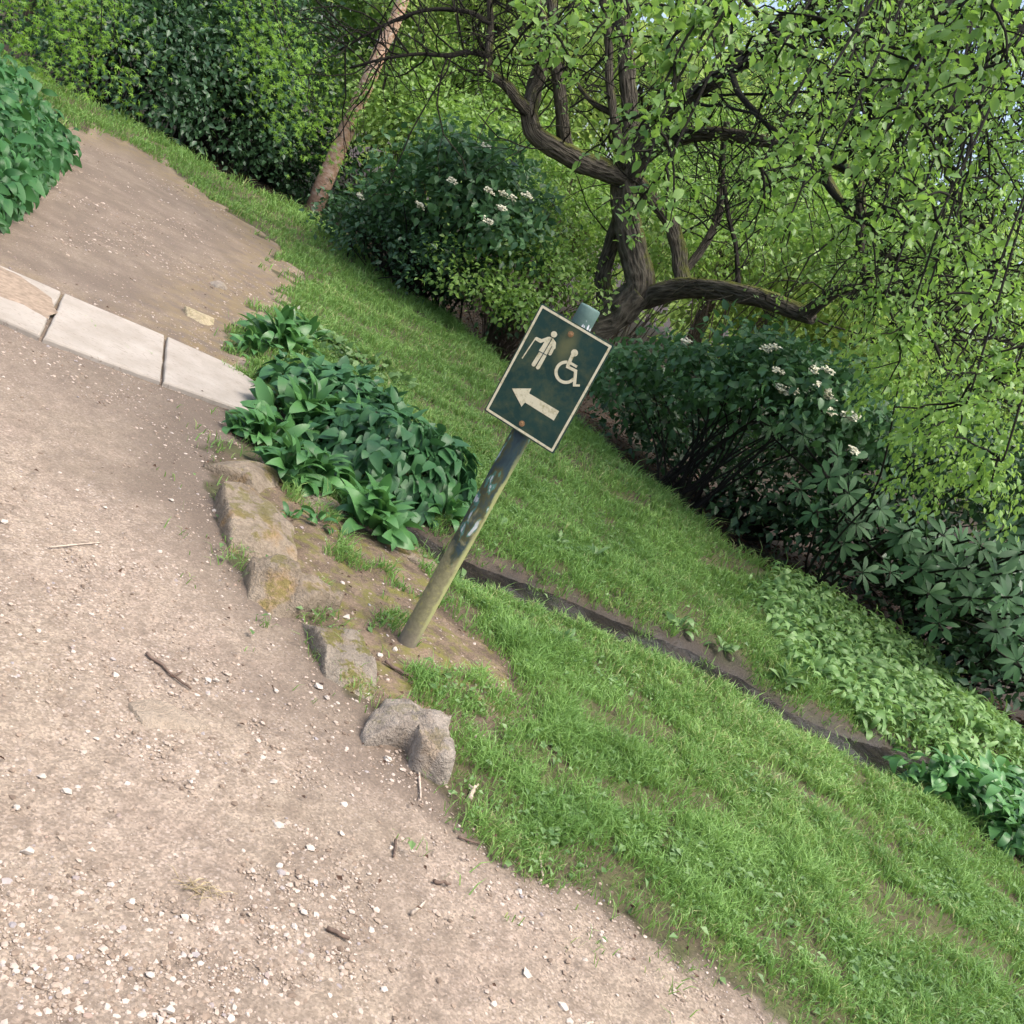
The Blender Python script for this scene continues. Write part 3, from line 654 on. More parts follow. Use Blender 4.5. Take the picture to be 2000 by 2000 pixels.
    cnt[0] = 0; cw = (1030, 903); arc = [math.radians(t) for t in np.linspace(-83, -322, 40)]
    L = [disc((1131, 675), 42), strip((1112, 690), (1047, 838), 40, False, False), strip((1035, 832), (1160, 893), 36, False, False), strip((1078, 792), (1162, 838), 30, False, False),
         strip((1147, 882), (1132, 1058), 36, False, False), strip((1116, 1057), (1197, 1057), 26, False, False)]
    parts = [pr(x) for x in L]
    for k in range(len(arc) - 1):
        a, b = arc[k], arc[k + 1]
        parts.append(prism(uv([(cw[0] + 138 * math.cos(a), cw[1] + 138 * math.sin(a)), (cw[0] + 138 * math.cos(b), cw[1] + 138 * math.sin(b)), (cw[0] + 101 * math.cos(b), cw[1] + 101 * math.sin(b)), (cw[0] + 101 * math.cos(a), cw[1] + 101 * math.sin(a))]), 0, .0008))
    V, F = join(parts); board_part('wheelchair_symbol', V, F, mw.m, panel)
    mb = plain('rusty_bolt', (.26, .15, .07), .7, .4, .4, 200)
    for (bx, by) in uv([(1085, 455), (508, 1505)]):
        V, F = join([prism([(bx + .0105 * math.cos(t), by + .0105 * math.sin(t)) for t in np.linspace(0, 2 * math.pi, 20, endpoint=False)], 0, .0018),
                     prism([(bx + .0058 * math.cos(t), by + .0058 * math.sin(t)) for t in np.linspace(0, 2 * math.pi, 6, endpoint=False)], .0018, .0065)])
        board_part('bolt', V, F, mb, panel)
make_sign()

# ------------------------------------------------------------------ leafy things
_lm = {}
def leaf_mesh(key, base, mat):
    if (key, mat.name) not in _lm: _lm[(key, mat.name)] = mesh_np('leaf', base[0], base[1], mat, True)
    return _lm[(key, mat.name)]
def put_leaves(root, key, bases, R, T, S, mat, nobj, name='leaf', rest='foliage', far_base=None):
    """the nobj leaves that show largest become single leaves, the others one mass of foliage"""
    T = np.asarray(T, float); S = np.asarray(S, float); loc = np.array(root.location)
    px, py, f = proj(T); vis = (px > -40) & (px < 1972) & (py > -40) & (py < 1972) & (f > .3)
    score = np.where(vis, S / np.maximum(f, .3), 0); order = np.argsort(-score)
    big = order[:nobj]; big = big[score[big] > 0]; small = np.setdiff1d(np.arange(len(T)), big)
    for i in big:
        b = int(i) % len(bases); o = bpy.data.objects.new(name, leaf_mesh((key, b), bases[b], mat)); col.objects.link(o); o.parent = root
        m = Matrix([[*(R[i][k] * S[i]), T[i][k] - loc[k]] for k in range(3)] + [[0, 0, 0, 1]]); o.matrix_basis = m
    if len(small):
        VV, FF, RR, off = [], [], [], 0
        bl = [far_base] if far_base is not None else bases
        for b in range(len(bl)):
            s = small[b::len(bl)]
            if not len(s): continue
            V, F, r = scatter(bl[b], R[s], T[s] - loc, S[s]); VV.append(V); FF.append(F + off); RR.append(r); off += len(V)
        o = link(rest, mesh_np(rest, np.concatenate(VV), np.concatenate(FF), mat, True, {'rnd': np.concatenate(RR)}), root)
        if len(small) > 60: o['kind'] = 'stuff'
def rnd_dir(n): return unit(rng.normal(size=(n, 3)))
def stems(root, paths, mat, name='stem', sides=4):
    if not paths: return
    loc = np.array(root.location); V, F, bk = tube_arrays([(P - loc, r) for P, r in paths], sides)
    o = link(name, mesh_np(name, V, F, mat, True, {'bk': bk}), root)
    if len(paths) > 40: o['kind'] = 'stuff'
    return o

OV = [leaf_base(4, .30, .3, .2), leaf_base(4, .34, .15, .35), leaf_base(4, .28, .45, .1)]
LAN = [leaf_base(9, .15, .30, 0, 'ellip', .010, 1.3), leaf_base(9, .175, .20, 0, 'ellip', .018, 1.9), leaf_base(9, .135, .40, 0, 'ellip', .012, .8), leaf_base(9, .165, .25, 0, 'ellip', .016, 2.4), leaf_base(9, .18, .15, 0, 'lance', .02, 1.6)]
HRT = [leaf_base(5, .34, .2, .3, 'heart'), leaf_base(5, .30, .3, .45, 'heart', .02), leaf_base(5, .36, .1, .25, 'heart', .02)]
OBL = [leaf_base(5, .15, .15, .2, 'oblong'), leaf_base(5, .17, .1, .35, 'oblong')]
DIA = diamond(.30); MAP = [lobed(7)]

def rosette(px, py, n, L, label, mat='garlic', spread=.05, nobj=300, name='wild_garlic_plant', cat='plant', up=.55, flower=False, grp='wild garlic plants around the slabs'):
    c = on(px, py); c[2] -= .005; root = thing(name, c, label, cat, grp)
    a = rng.random(n) * 2 * math.pi; inner = rng.random(n) ** .8
    el = up * 1.6 * (1 - inner) + .75 * rng.random(n) + .25                           # inner leaves stand, outer ones arch over
    d = np.stack([np.cos(a) * np.cos(el), np.sin(a) * np.cos(el), np.sin(el)], -1)
    T = c + np.stack([np.cos(a), np.sin(a), np.zeros(n)], -1) * (spread * inner)[:, None] + np.array([0, 0, .01]) + np.stack([0 * a, 0 * a, .10 * L / .2 * (1 - inner) * rng.random(n)], -1)
    nr = unit(np.array([0, 0, 1.]) + .45 * rng.normal(size=(n, 3)))
    put_leaves(root, 'lan', LAN, frames(d, nr), T, L * (.65 + .5 * rng.random(n)), M[mat], nobj)
    if flower:
        for k in range(2):
            e = c + np.array([.03 * k, .02, L * 1.15 + .03 * k]); stems(root, [(np.array([c, c + (e - c) * .5 + .01, e]), [.0025, .002, .002])], M['garlic'], 'flower_stalk')
            V, F, r = scatter(leaf_base(4, .28, .9, .0), frames(np.array([[0, 0, 1.], [.1, .05, 1]]), np.array([[0, 1., 0], [0, -1, 0]])), np.repeat((e - c)[None], 2, 0), np.array([.03, .03])); link('flower_bud', mesh_np('flower_bud', V, F, M['flower'], True, {'rnd': r}), root)
    return root
rosette(520, 655, 70, .24, 'tall wild garlic plant with a white bud beside the clipped slab', flower=True, spread=.14)
rosette(478, 668, 30, .17, 'small dark wild garlic plant touching the far edge of the clipped slab', spread=.07)
rosette(575, 645, 40, .19, 'wild garlic plant next to bare path edge behind the budding one', spread=.10)
rosette(490, 832, 60, .20, 'wild garlic plant at the near corner of the clipped slab', spread=.15)
rosette(552, 846, 84, .25, 'full wild garlic plant between slab corner and the long flat edging stone', spread=.18)
rosette(606, 872, 64, .24, 'upright wild garlic plant leaning toward the dark arum leaves', spread=.14)
rosette(586, 915, 50, .21, 'wild garlic plant between the long flat edging stone and the ditch', spread=.12)
rosette(535, 905, 40, .19, 'small wild garlic plant behind the long flat edging stone', spread=.07)
rosette(640, 945, 84, .24, 'spreading pale-veined wild garlic plant above the ditch', spread=.13)
rosette(692, 998, 70, .22, 'wild garlic plant drooping its long leaves over the ditch', spread=.10)
rosette(600, 990, 12, .10, 'tiny wild garlic seedling on the bare bank', spread=.04)
rosette(546, 980, 7, .075, 'tuft of garlic leaves growing on the mossy edging stone', spread=.02)
rosette(448, 668, 8, .09, 'little garlic sprout at the slab edge', spread=.03)
rosette(445, 822, 8, .11, 'curled garlic sprout on the gravel by the slab', spread=.03)

def dome(name, label, cat, ctr, rad, n, L, bases, key, mat, nobj=300, droop=.5, hmin=0., stem=None, group=None, lump=.35, nrm_up=.7, seed=0):
    """leaves over the outside of a low dome of foliage"""
    ctr = np.array(ctr, float); rad = np.array(rad, float); root = thing(name, ctr, label, cat, group)
    d = rnd_dir(int(n * 2.4)); d = d[d[:, 2] > hmin][:n]; n = len(d)
    k = 1 + lump * (fbm(d * 2.6 + seed * 3.1 + 10, seed, 3) - .5) * 2
    T = ctr + d * rad * (k * (1 - .35 * rng.random(n) ** 2))[:, None]
    T[:, 2] = np.maximum(T[:, 2], hgt(T[:, 0], T[:, 1]) + .02)
    out = unit(d / rad); axd = unit(out * .7 + np.array([0, 0, -droop]) + .6 * rnd_dir(n)); nr = unit(out * .6 + np.array([0, 0, nrm_up]) + .35 * rng.normal(size=(n, 3)))
    put_leaves(root, key, bases, frames(axd, nr), T, L * (.6 + .6 * rng.random(n)), M[mat], nobj)
    ps = []
    for i in range(stem or 0):
        q = T[rng.integers(n)]; b = ctr + np.array([rng.normal() * rad[0] * .2, rng.normal() * rad[1] * .2, 0]); b[2] = hgt(b[0], b[1]) - .03
        mid = (b + q) / 2 + rng.normal(size=3) * .06 * np.linalg.norm(q - b); ps.append((catmull([b, mid, q], 4), np.linspace(.006, .003, 9) * (1 + rad[2])))
    if stem: stems(root, ps, M['stem'])
    return root
g = on(745, 935); dome('arum_plant', 'dense dome of dark arrow-shaped arum leaves beside the garlic', 'plant', (g[0] - .12, g[1] + .28, g[2]), (.50, .48, .36), 1300, .10, HRT, 'hrt', 'arum', 300, 1.1, 0.0, 20, seed=1)
g = on(660, 790); dome('arum_plant', 'lower bank of arum leaves between garlic and the lawn', 'plant', (g[0] - .05, g[1] + .05, g[2]), (.50, .42, .24), 800, .10, HRT, 'hrt', 'arum', 300, .7, 0.0, 14, seed=2)
g = on(830, 985); rosette(838, 975, 26, .17, 'wild garlic plant at the ditch end of the dark arum dome', spread=.08, grp='wild garlic plants around the slabs')
for k, (a, b, lab) in enumerate([(610, 655, 'ivy-leaved weed patch at the lawn edge behind the tallest garlic'), (700, 705, 'loose broad-leaved weed on the lawn behind the arum bank')]):
    g = on(a, b); dome('weed_plant', lab, 'plant', g, (.34, .25, .10), 150, .085, HRT, 'hrt', 'weed', 150, .3, 0., 8, seed=5 + k)
# big mass on the left bank
def left_bank():
    root = thing('wild_garlic_clump', (-4.3, 7.0, 0), 'tall bank of wild garlic leaves beside the far path', 'plant')
    n = 4600; px = rng.random(n) * 520 - 400; py = rng.random(n) * 420 + 70; yy = 5.55 + 4.1 * rng.random(n); xe = np.interp(yy, [5.2, 5.7, 6.55, 9.5], [-3.5, -3.5, -3.8, -5.25]); x = xe - 2.6 * rng.random(n) ** 1.4
    edge = np.clip((xe - x) / .6, 0, 1)
    top = .10 + .40 * edge ** .7 * sstep(5.3, 6.4, yy) + .12 * rng.random(n)
    z = hgt(x, yy) + top * rng.random(n) ** .35
    T = np.stack([x, yy, z], -1); d = unit(np.stack([.75 + 0 * x, -.65 + 0 * x, -.15 + 0 * x], -1) + .75 * rnd_dir(n)); nr = unit(np.array([.35, -.35, .8]) + .45 * rng.normal(size=(n, 3)))
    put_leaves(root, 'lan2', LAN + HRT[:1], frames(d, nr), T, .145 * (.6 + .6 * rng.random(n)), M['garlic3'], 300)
left_bank()

# ramsons along the right of the rill
def patch(name, label, poly, n, L, mat, hmax=.14, nobj=300, bases=LAN, key='lan', lean=(0, 0)):
    c = poly.mean(0); root = thing(name, (c[0], c[1], hgt(c[0], c[1])), label, 'plant', 'wild garlic beside the rill')
    lo, hi = poly.min(0), poly.max(0); P = rng.random((n * 4, 2)) * (hi - lo) + lo
    k = sdf(P[:, 0], P[:, 1], poly) + .18 * (n2(P[:, 0], P[:, 1], 4, 15) - .5); P = P[k > rng.random(len(P)) * .12][:n]; n = len(P)
    z = hgt(P[:, 0], P[:, 1]) + hmax * rng.random(n) * (.4 + n2(P[:, 0], P[:, 1], 3, 17))
    el = rng.random(n) * 1.1 - .25; a = rng.random(n) * 6.283
    d = np.stack([np.cos(a) * np.cos(el) + lean[0], np.sin(a) * np.cos(el) + lean[1], np.sin(el)], -1)
    put_leaves(root, key, bases, frames(unit(d), unit(np.array([0, 0, 1.]) + .4 * rng.normal(size=(n, 3)))), np.c_[P, z], L * (.55 + .6 * rng.random(n)), M[mat], nobj)
    return root
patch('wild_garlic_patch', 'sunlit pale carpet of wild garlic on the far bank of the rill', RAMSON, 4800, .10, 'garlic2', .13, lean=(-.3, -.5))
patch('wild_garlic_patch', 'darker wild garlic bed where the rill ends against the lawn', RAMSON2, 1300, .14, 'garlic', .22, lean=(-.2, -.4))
for (a, b, n, L, lab) in [(1285, 1185, 16, .10, 'small weed rosette on the far ditch bank below the lawn'), (1360, 1225, 14, .10, 'flat-leaved weed at the water edge on the far bank'), (1480, 1290, 18, .12, 'weed rosette under the orange moss hummock'),
        (985, 985, 9, .08, 'little weed on the bare far bank behind the post'), (940, 1000, 9, .09, 'sprig of weed on brown soil behind the post'), (1050, 1030, 10, .08, 'small leafy weed where far bank meets grass'), (1120, 1055, 12, .085, 'leafy weed in thin grass of the far bank'),
        (868, 1095, 14, .09, 'grey-green weed on the near bank right beside the post'), (1060, 1215, 12, .07, 'weed tuft on the near bank in front of the water')]:
    rosette(a, b, n, L, lab, 'weed', .04, name='weed_plant', up=.25, grp='weeds on the ditch banks')

# ------------------------------------------------------------------ grass and small weeds
def lawn_density(x, y):
    at = zone_attrs(x, y); dd = at['a_dirt']
    g = np.clip(1 - at['a_path'] * 1.2, 0, 1) * np.clip(1 - at['a_bed'] * 1.5, 0, 1) * np.clip(1 - dd * 1.05, 0, 1) * (1 - at['a_mud'])
    sn = -sdf(x, y, PATH_NEAR); worn = sstep(-.05, .5, sn + .7 * (n2(x, y, 3.5, 191) - .5) + .35 * (n2(x, y, 12, 192) - .5)); g = g * (.10 + .90 * worn)
    tuft = sstep(.58, .68, n2(x, y, 5.5, 91)) * dd * .5
    thin = .12 + .88 * sstep(.34, .54, n2(x, y, 3.4, 93) * .7 + n2(x, y, 11, 94) * .3)
    strag = .05 * sstep(-.35, 0, sdf(x, y, PATH_NEAR) * -1) * sstep(.62, .7, n2(x, y, 7, 95))
    return np.maximum(np.maximum(g * thin, tuft), strag * (at['a_path'] > .5) * (sdf(x, y, PATH_NEAR) > 0))
def polar_points(n, r0, r1, margin=260):
    r = np.exp(rng.random(n) * math.log(r1 / r0) + math.log(r0)); a = (rng.random(n) - .5) * math.radians(140)
    x, y = r * np.sin(a), r * np.cos(a); px, py, f = proj(np.stack([x, y, 0 * x], -1))
    k = (px > -margin) & (px < 1932 + margin) & (py > -margin) & (py < 1932 + margin); return x[k], y[k], r[k]
def build_grass():
    x, y, r = polar_points(1500000, 1.9, 19); d = lawn_density(x, y); k = rng.random(len(x)) < d
    x, y, r = x[k], y[k], r[k]; n = len(x)
    lim = 300000
    if n > lim: x, y, r = x[:lim], y[:lim], r[:lim]; n = lim
    z = hgt(x, y); h = (.034 + .034 * n2(x, y, 4, 97) + .018 * rng.random(n)) * (1 + .25 * sstep(5, 12, r)); h *= np.where(sdf(x, y, PATH_NEAR) > -.25, .8, 1) * np.where(rng.random(n) < .06, 1.55, 1) * (.75 + .5 * sstep(.4, .65, n2(x, y, 8, 197)))
    h = h * (1 + .9 * sstep(.25, 0, np.abs(sdf(x, y, BED) + .1)) * (y > 5))
    w = .0018 * np.maximum(1, r / 2.6) ** .75 * (.7 + .6 * rng.random(n))
    a = rng.random(n) * 6.283; lean = .35 + .75 * rng.random(n); az = rng.random(n) * 6.283
    sx, sy = np.cos(a) * w, np.sin(a) * w; lx, ly = np.cos(az) * lean * h, np.sin(az) * lean * h
    B = np.stack([x, y, z - .004], -1); S_ = np.stack([sx, sy, 0 * sx], -1)
    m1 = B + np.stack([lx * .35, ly * .35, h * .6], -1); t = B + np.stack([lx, ly, h * (1.02 - .3 * lean)], -1)
    V = np.stack([B - S_, B + S_, m1 - S_ * .75, m1 + S_ * .75, t], 1).reshape(-1, 3)
    o = (np.arange(n) * 5)[:, None, None]; F = (np.array([(0, 1, 3), (0, 3, 2), (2, 3, 4)])[None] + o).reshape(-1, 3)
    r1 = np.clip(.55 * n2(x, y, 1.3, 99) + .35 * rng.random(n) + .02 + .25 * (n2(x, y, 6, 98) - .4), 0, .955); r1 = np.where(rng.random(n) < .05 + .22 * sstep(.55, .72, n2(x, y, 4.5, 96)), .985, r1)
    tag(link('grass', mesh_np('grass', V, F, M['grass'], False, {'rnd': np.repeat(r1, 5)})), 'short mown grass covering the lawn', 'grass', None, 'stuff')
build_grass()
def build_weeds():
    x, y, r = polar_points(170000, 1.9, 11); d = lawn_density(x, y); c = sstep(.46, .66, n2(x, y, 2.6, 111)) * np.where(y < 4.2, .75, .4) + .12
    k = rng.random(len(x)) < d * c; x, y, r = x[k][:20000], y[k][:20000], r[k][:20000]; n = len(x); z = hgt(x, y) + .010 + .034 * rng.random(n)
    a = rng.random(n) * 6.283; dd = np.stack([np.cos(a), np.sin(a), .15 * rng.normal(size=n)], -1)
    V, F, rr = scatter(diamond(.36, .25, .2), frames(dd, unit(np.array([0, 0, 1.]) + .35 * rng.normal(size=(n, 3)))), np.stack([x, y, z], -1), .013 + .024 * rng.random(n) ** 1.3)
    tag(link('lawn_weeds', mesh_np('lawn_weeds', V, F, M['weed'], False, {'rnd': rr})), 'low clover and creeping weeds among the grass', 'weeds', None, 'stuff')
build_weeds()

# ------------------------------------------------------------------ gravel, pebbles, sticks, litter
ICO = None
def ico():
    t = (1 + 5 ** .5) / 2; v = np.array([(-1, t, 0), (1, t, 0), (-1, -t, 0), (1, -t, 0), (0, -1, t), (0, 1, t), (0, -1, -t), (0, 1, -t), (t, 0, -1), (t, 0, 1), (-t, 0, -1), (-t, 0, 1)], float); v /= np.linalg.norm(v[0])
    f = np.array([(0, 11, 5), (0, 5, 1), (0, 1, 7), (0, 7, 10), (0, 10, 11), (1, 5, 9), (5, 11, 4), (11, 10, 2), (10, 7, 6), (7, 1, 8), (3, 9, 4), (3, 4, 2), (3, 2, 6), (3, 6, 8), (3, 8, 9), (4, 9, 5), (2, 4, 11), (6, 2, 10), (8, 6, 7), (9, 8, 1)])
    return v, f
def pebble_mesh(seed, sm=False):
    v, f = ico(); g = np.random.default_rng(seed); v = v * (1 + .28 * g.normal(size=(12, 1)).clip(-1, 1)) + .1 * g.normal(size=(12, 3)); v[:, 2] *= .62; return v, f
OCT = (np.array([(1, 0, 0), (-.8, .2, .1), (.1, 1, 0), (0, -.9, .2), (.1, .1, .75), (0, 0, -.6)], float), np.array([(0, 2, 4), (2, 1, 4), (1, 3, 4), (3, 0, 4), (2, 0, 5), (1, 2, 5), (3, 1, 5), (0, 3, 5)]))
def yawR(a):
    c, s = np.cos(a), np.sin(a); z = np.zeros_like(a); return np.stack([np.stack([c, -s, z], -1), np.stack([s, c, z], -1), np.stack([z, z, z + 1], -1)], -2)
def build_gravel():
    VV, FF, RR, off = [], [], [], 0
    for kind, N, s0, s1 in ((0, 420000, .0016, .0042), (1, 110000, .0038, .0082), (1, 8000, .0058, .0100)):
        x, y, r = polar_points(N, 1.25, 13.); at = zone_attrs(x, y); pa = at['a_path']; cl = sstep(.42, .66, n2(x, y, 2.0, 121)) * .85 + .15 * sstep(.4, .6, n2(x, y, 9, 122)) + .06
        q = G(90, 1080); cl = np.maximum(cl, .9 * np.exp(-(((x - q[0]) / .45) ** 2 + ((y - q[1]) / .6) ** 2)))
        ed = np.exp(-(sdf(x, y, PATH_NEAR) / .22) ** 2) * .9
        k = rng.random(len(x)) < np.clip(pa * np.maximum(cl, ed) + .25 * at['a_dirt'] * (sdf(x, y, DIRT) > -.1), 0, 1) * (.75 if kind == 0 else .6)
        x, y, r = x[k], y[k], r[k]; n = len(x); lim = 52000 if kind == 0 else 19000
        x, y, r = x[:lim], y[:lim], r[:lim]; n = len(x)
        s = (s0 + (s1 - s0) * rng.random(n) ** 2) * np.where(r > 4, (r / 4) ** .6, 1); S = s[:, None] * (1 + .45 * (rng.random((n, 3)) - .5)); S[:, 2] *= .7
        T = np.stack([x, y, hgt(x, y) + S[:, 2] * (.05 + .3 * rng.random(n)) - .0005], -1)
        bases = [OCT] if kind == 0 else [pebble_mesh(i) for i in range(5)]
        for b in range(len(bases)):
            sl = slice(b, None, len(bases)); V, F, rr = scatter(bases[b], yawR(rng.random(n)[sl] * 6.283), T[sl], S[sl]); VV.append(V); FF.append(F + off); RR.append(rr * .96); off += len(V)
    tag(link('gravel', mesh_np('gravel', np.concatenate(VV), np.concatenate(FF), M['pebble'], False, {'rnd': np.concatenate(RR)})), 'loose pale gravel strewn over the path', 'gravel', None, 'stuff')
build_gravel()
def pebbles():
    ms = []
    for i in range(6):
        v, f = pebble_mesh(40 + i)
        me = mesh_np('pebble', v, f, M['whitestone'], False); ms.append(me)
    def c1(L): return [(.4 * a, 1159 + .4 * b, r) for a, b, r in L]
    def c2(L): return [(676 + .4 * a, 1159 + .4 * b, r) for a, b, r in L]
    P = c1([(978, 312, 18), (1018, 314, 15), (1505, 342, 20), (1735, 376, 18), (1790, 194, 14), (1860, 168, 14), (1636, 20, 22), (1830, 686, 18), (1622, 898, 18), (1464, 1104, 19), (1314, 1000, 19), (1292, 794, 17), (312, 836, 21), (130, 1122, 22), (75, 912, 15), (872, 1428, 15),
            (620, 1358, 14), (710, 1706, 18), (940, 1650, 15), (795, 1870, 22), (668, 1895, 18), (1430, 1408, 17), (1316, 1188, 15), (1750, 1494, 14), (325, 1620, 15), (432, 1116, 15), (1300, 360, 12), (1540, 395, 14), (1388, 1475, 13), (200, 768, 16), (925, 312, 12), (1610, 1036, 14), (1810, 1770, 15), (1550, 1800, 15), (600, 800, 13), (930, 745, 11), (810, 1915, 16)])
    P += c2([(790, 1700, 24), (965, 1850, 20), (120, 1770, 15), (60, 1490, 13), (765, 1465, 12), (1075, 998, 18), (1110, 655, 17), (140, 686, 18), (40, 378, 16), (760, 1310, 12), (635, 1840, 14), (1075, 1935, 14), (995, 1925, 14), (1070, 1635, 12)])
    P += [(323, 944, 11), (8, 985, 13), (645, 1100, 10), (656, 1163, 14), (437, 1048, 9), (146, 925, 7), (198, 958, 8), (325, 818, 6), (245, 850, 6), (407, 862, 7), (404, 965, 10), (415, 985, 9)]
    for i, (a, b, r) in enumerate(P):
        c = on(a, b); dist = math.hypot(*c[:2], CAM_H); rad = r / 1932 * dist * .46
        o = link('pebble', ms[i % 6], None, (c[0], c[1], c[2] + rad * .22)); o.scale = (rad * random.uniform(.9, 1.15), rad * random.uniform(.85, 1.1), rad * random.uniform(.85, 1.1)); o.rotation_euler = (0, 0, random.random() * 6)
        sd = float(sdf(c[0], c[1], PATH_NEAR)); sdd = float(sdf(c[0], c[1], DIRT))
        lab = ('white pebble lying on the bare soil around the sign post', 'white pebbles around the sign post') if sdd > .02 else ('white pebble lying in the lawn verge grass', 'white pebbles in the verge') if sd < 0 else ('pale pebble on the path close against the edging stones or verge', 'pale pebbles along the path edge') if sd < .22 else ('whitish limestone pebble out on the open gravel, bigger than the grit around', 'larger pebbles out on the open gravel')
        tag(o, lab[0], 'pebble', lab[1])
pebbles()
def stick(pts, r, label, mat='stick', name='stick', fork=None, lift=.004):
    P = [on(a, b) for a, b in pts]; P = np.array(P); P[:, 2] += r + lift; c = P[0].copy(); Q = catmull(P, 5); Q += rng.normal(size=Q.shape) * r * .25; t = np.linspace(1, .65, len(Q))
    paths = [(Q - c, r * t)]
    if fork is not None:
        f = np.array([on(a, b) for a, b in fork]); f[:, 2] += r + lift; paths.append((catmull(f, 4) - c, np.linspace(.8 * r, .5 * r, 4 * (len(f) - 1) + 1)))
    V, F, bk = tube_arrays(paths, 7, .12); tag(link(name, mesh_np(name, V, F, M[mat], True, {'bk': bk}), None, c), label, 'stick')
stick([(273, 1237), (305, 1262), (325, 1280), (358, 1305)], .005, 'thin bent dark stick lying above the sunken stone', fork=[(325, 1280), (335, 1275), (342, 1272)])
stick([(614, 1756), (655, 1778)], .006, 'short stubby dark stick on bare tan gravel')
stick([(725, 1252), (760, 1275), (808, 1296)], .007, 'dark twig on the ground between post foot and pale lumpy stone')
stick([(92, 1036), (190, 1026)], .003, 'thin straight pale stalk lying on the far gravel', 'palestick')
stick([(953, 1420), (975, 1450), (1000, 1475), (1022, 1483)], .006, 'dark knobbly twig lying in the lawn')
stick([(882, 1512), (890, 1496), (897, 1488)], .009, 'pale chunky broken twig by the pale lumpy stone', 'palestick', fork=[(890, 1496), (880, 1487)])
stick([(1008, 1560), (1012, 1600), (1022, 1660)], .005, 'straight tan stalk pointing from the lawn onto gravel', 'palestick')
stick([(862, 1582), (904, 1597)], .004, 'slim dark twig at the ragged lawn edge')
stick([(743, 1590), (741, 1622)], .005, 'short dark upright-lying twig among clustered gravel')
stick([(815, 1668), (845, 1672)], .006, 'stubby brown stick where gravel meets verge')
stick([(772, 1728), (800, 1706)], .005, 'small grey stick on gravel near the stubby dark one', 'palestick')
stick([(788, 1455), (792, 1510)], .004, 'pale stalk leaning beside the last edging stone', 'palestick')
stick([(1090, 1950), (1100, 1938), (1115, 1934)], .005, 'curved tan twig at the front of the gravel', 'palestick')
def straw_tuft():
    c = on(370, 1680); ps = []
    for i in range(26):
        a = random.random() * 6.28; L = random.uniform(.02, .06); b = c + np.array([random.gauss(0, .02), random.gauss(0, .015), .004]); ps.append((np.array([b, b + np.array([math.cos(a) * L * .6, math.sin(a) * L * .6, .012]), b + np.array([math.cos(a) * L, math.sin(a) * L, .006])]), [.0012, .001, .0006]))
    r = thing('dry_grass_tuft', c, 'flattened tuft of dry straw on the gravel', 'grass tuft'); stems(r, ps, M['straw'], 'blades', 3)
straw_tuft()
def litter():
    n = 9000; P = []
    e = np.array(_ew); seg = rng.integers(3, len(e) - 1, n * 2); t = rng.random(n * 2); p = e[seg] + (e[np.minimum(seg + 1, len(e) - 1)] - e[seg]) * t[:, None]
    p = p + np.abs(rng.normal(size=(n * 2, 1))) * np.array([.35, .9]) * (1 + rng.random((n * 2, 1)))
    k = sdf(p[:, 0], p[:, 1], BED) > -.12; p = p[k][:n]
    x, y, r = polar_points(14000, 1.9, 8); d = lawn_density(x, y); s = np.exp(-(sdf(x, y, PATH_NEAR) / .35) ** 2) * .16 + .008 + .12 * (sdf(x, y, DIRT) > 0); k = rng.random(len(x)) < s; p = np.vstack([p, np.c_[x[k], y[k]][:900]]); n = len(p)
    a = rng.random(n) * 6.283; S = .03 + .04 * rng.random(n); nn = min(int(k.sum()), 900); S[-nn:] = .009 + .013 * rng.random(nn)
    V, F, rr = scatter(diamond(.32, .5, .1), frames(np.stack([np.cos(a), np.sin(a), .1 * rng.normal(size=n)], -1), unit(np.array([0, 0, 1.]) + .5 * rng.normal(size=(n, 3)))), np.c_[p, hgt(p[:, 0], p[:, 1]) + .012 + .02 * rng.random(n)], S)
    tag(link('leaf_litter', mesh_np('leaf_litter', V, F, M['litter'], False, {'rnd': rr})), 'brown dead leaves scattered on soil and verge', 'dead leaves', None, 'stuff')
litter()

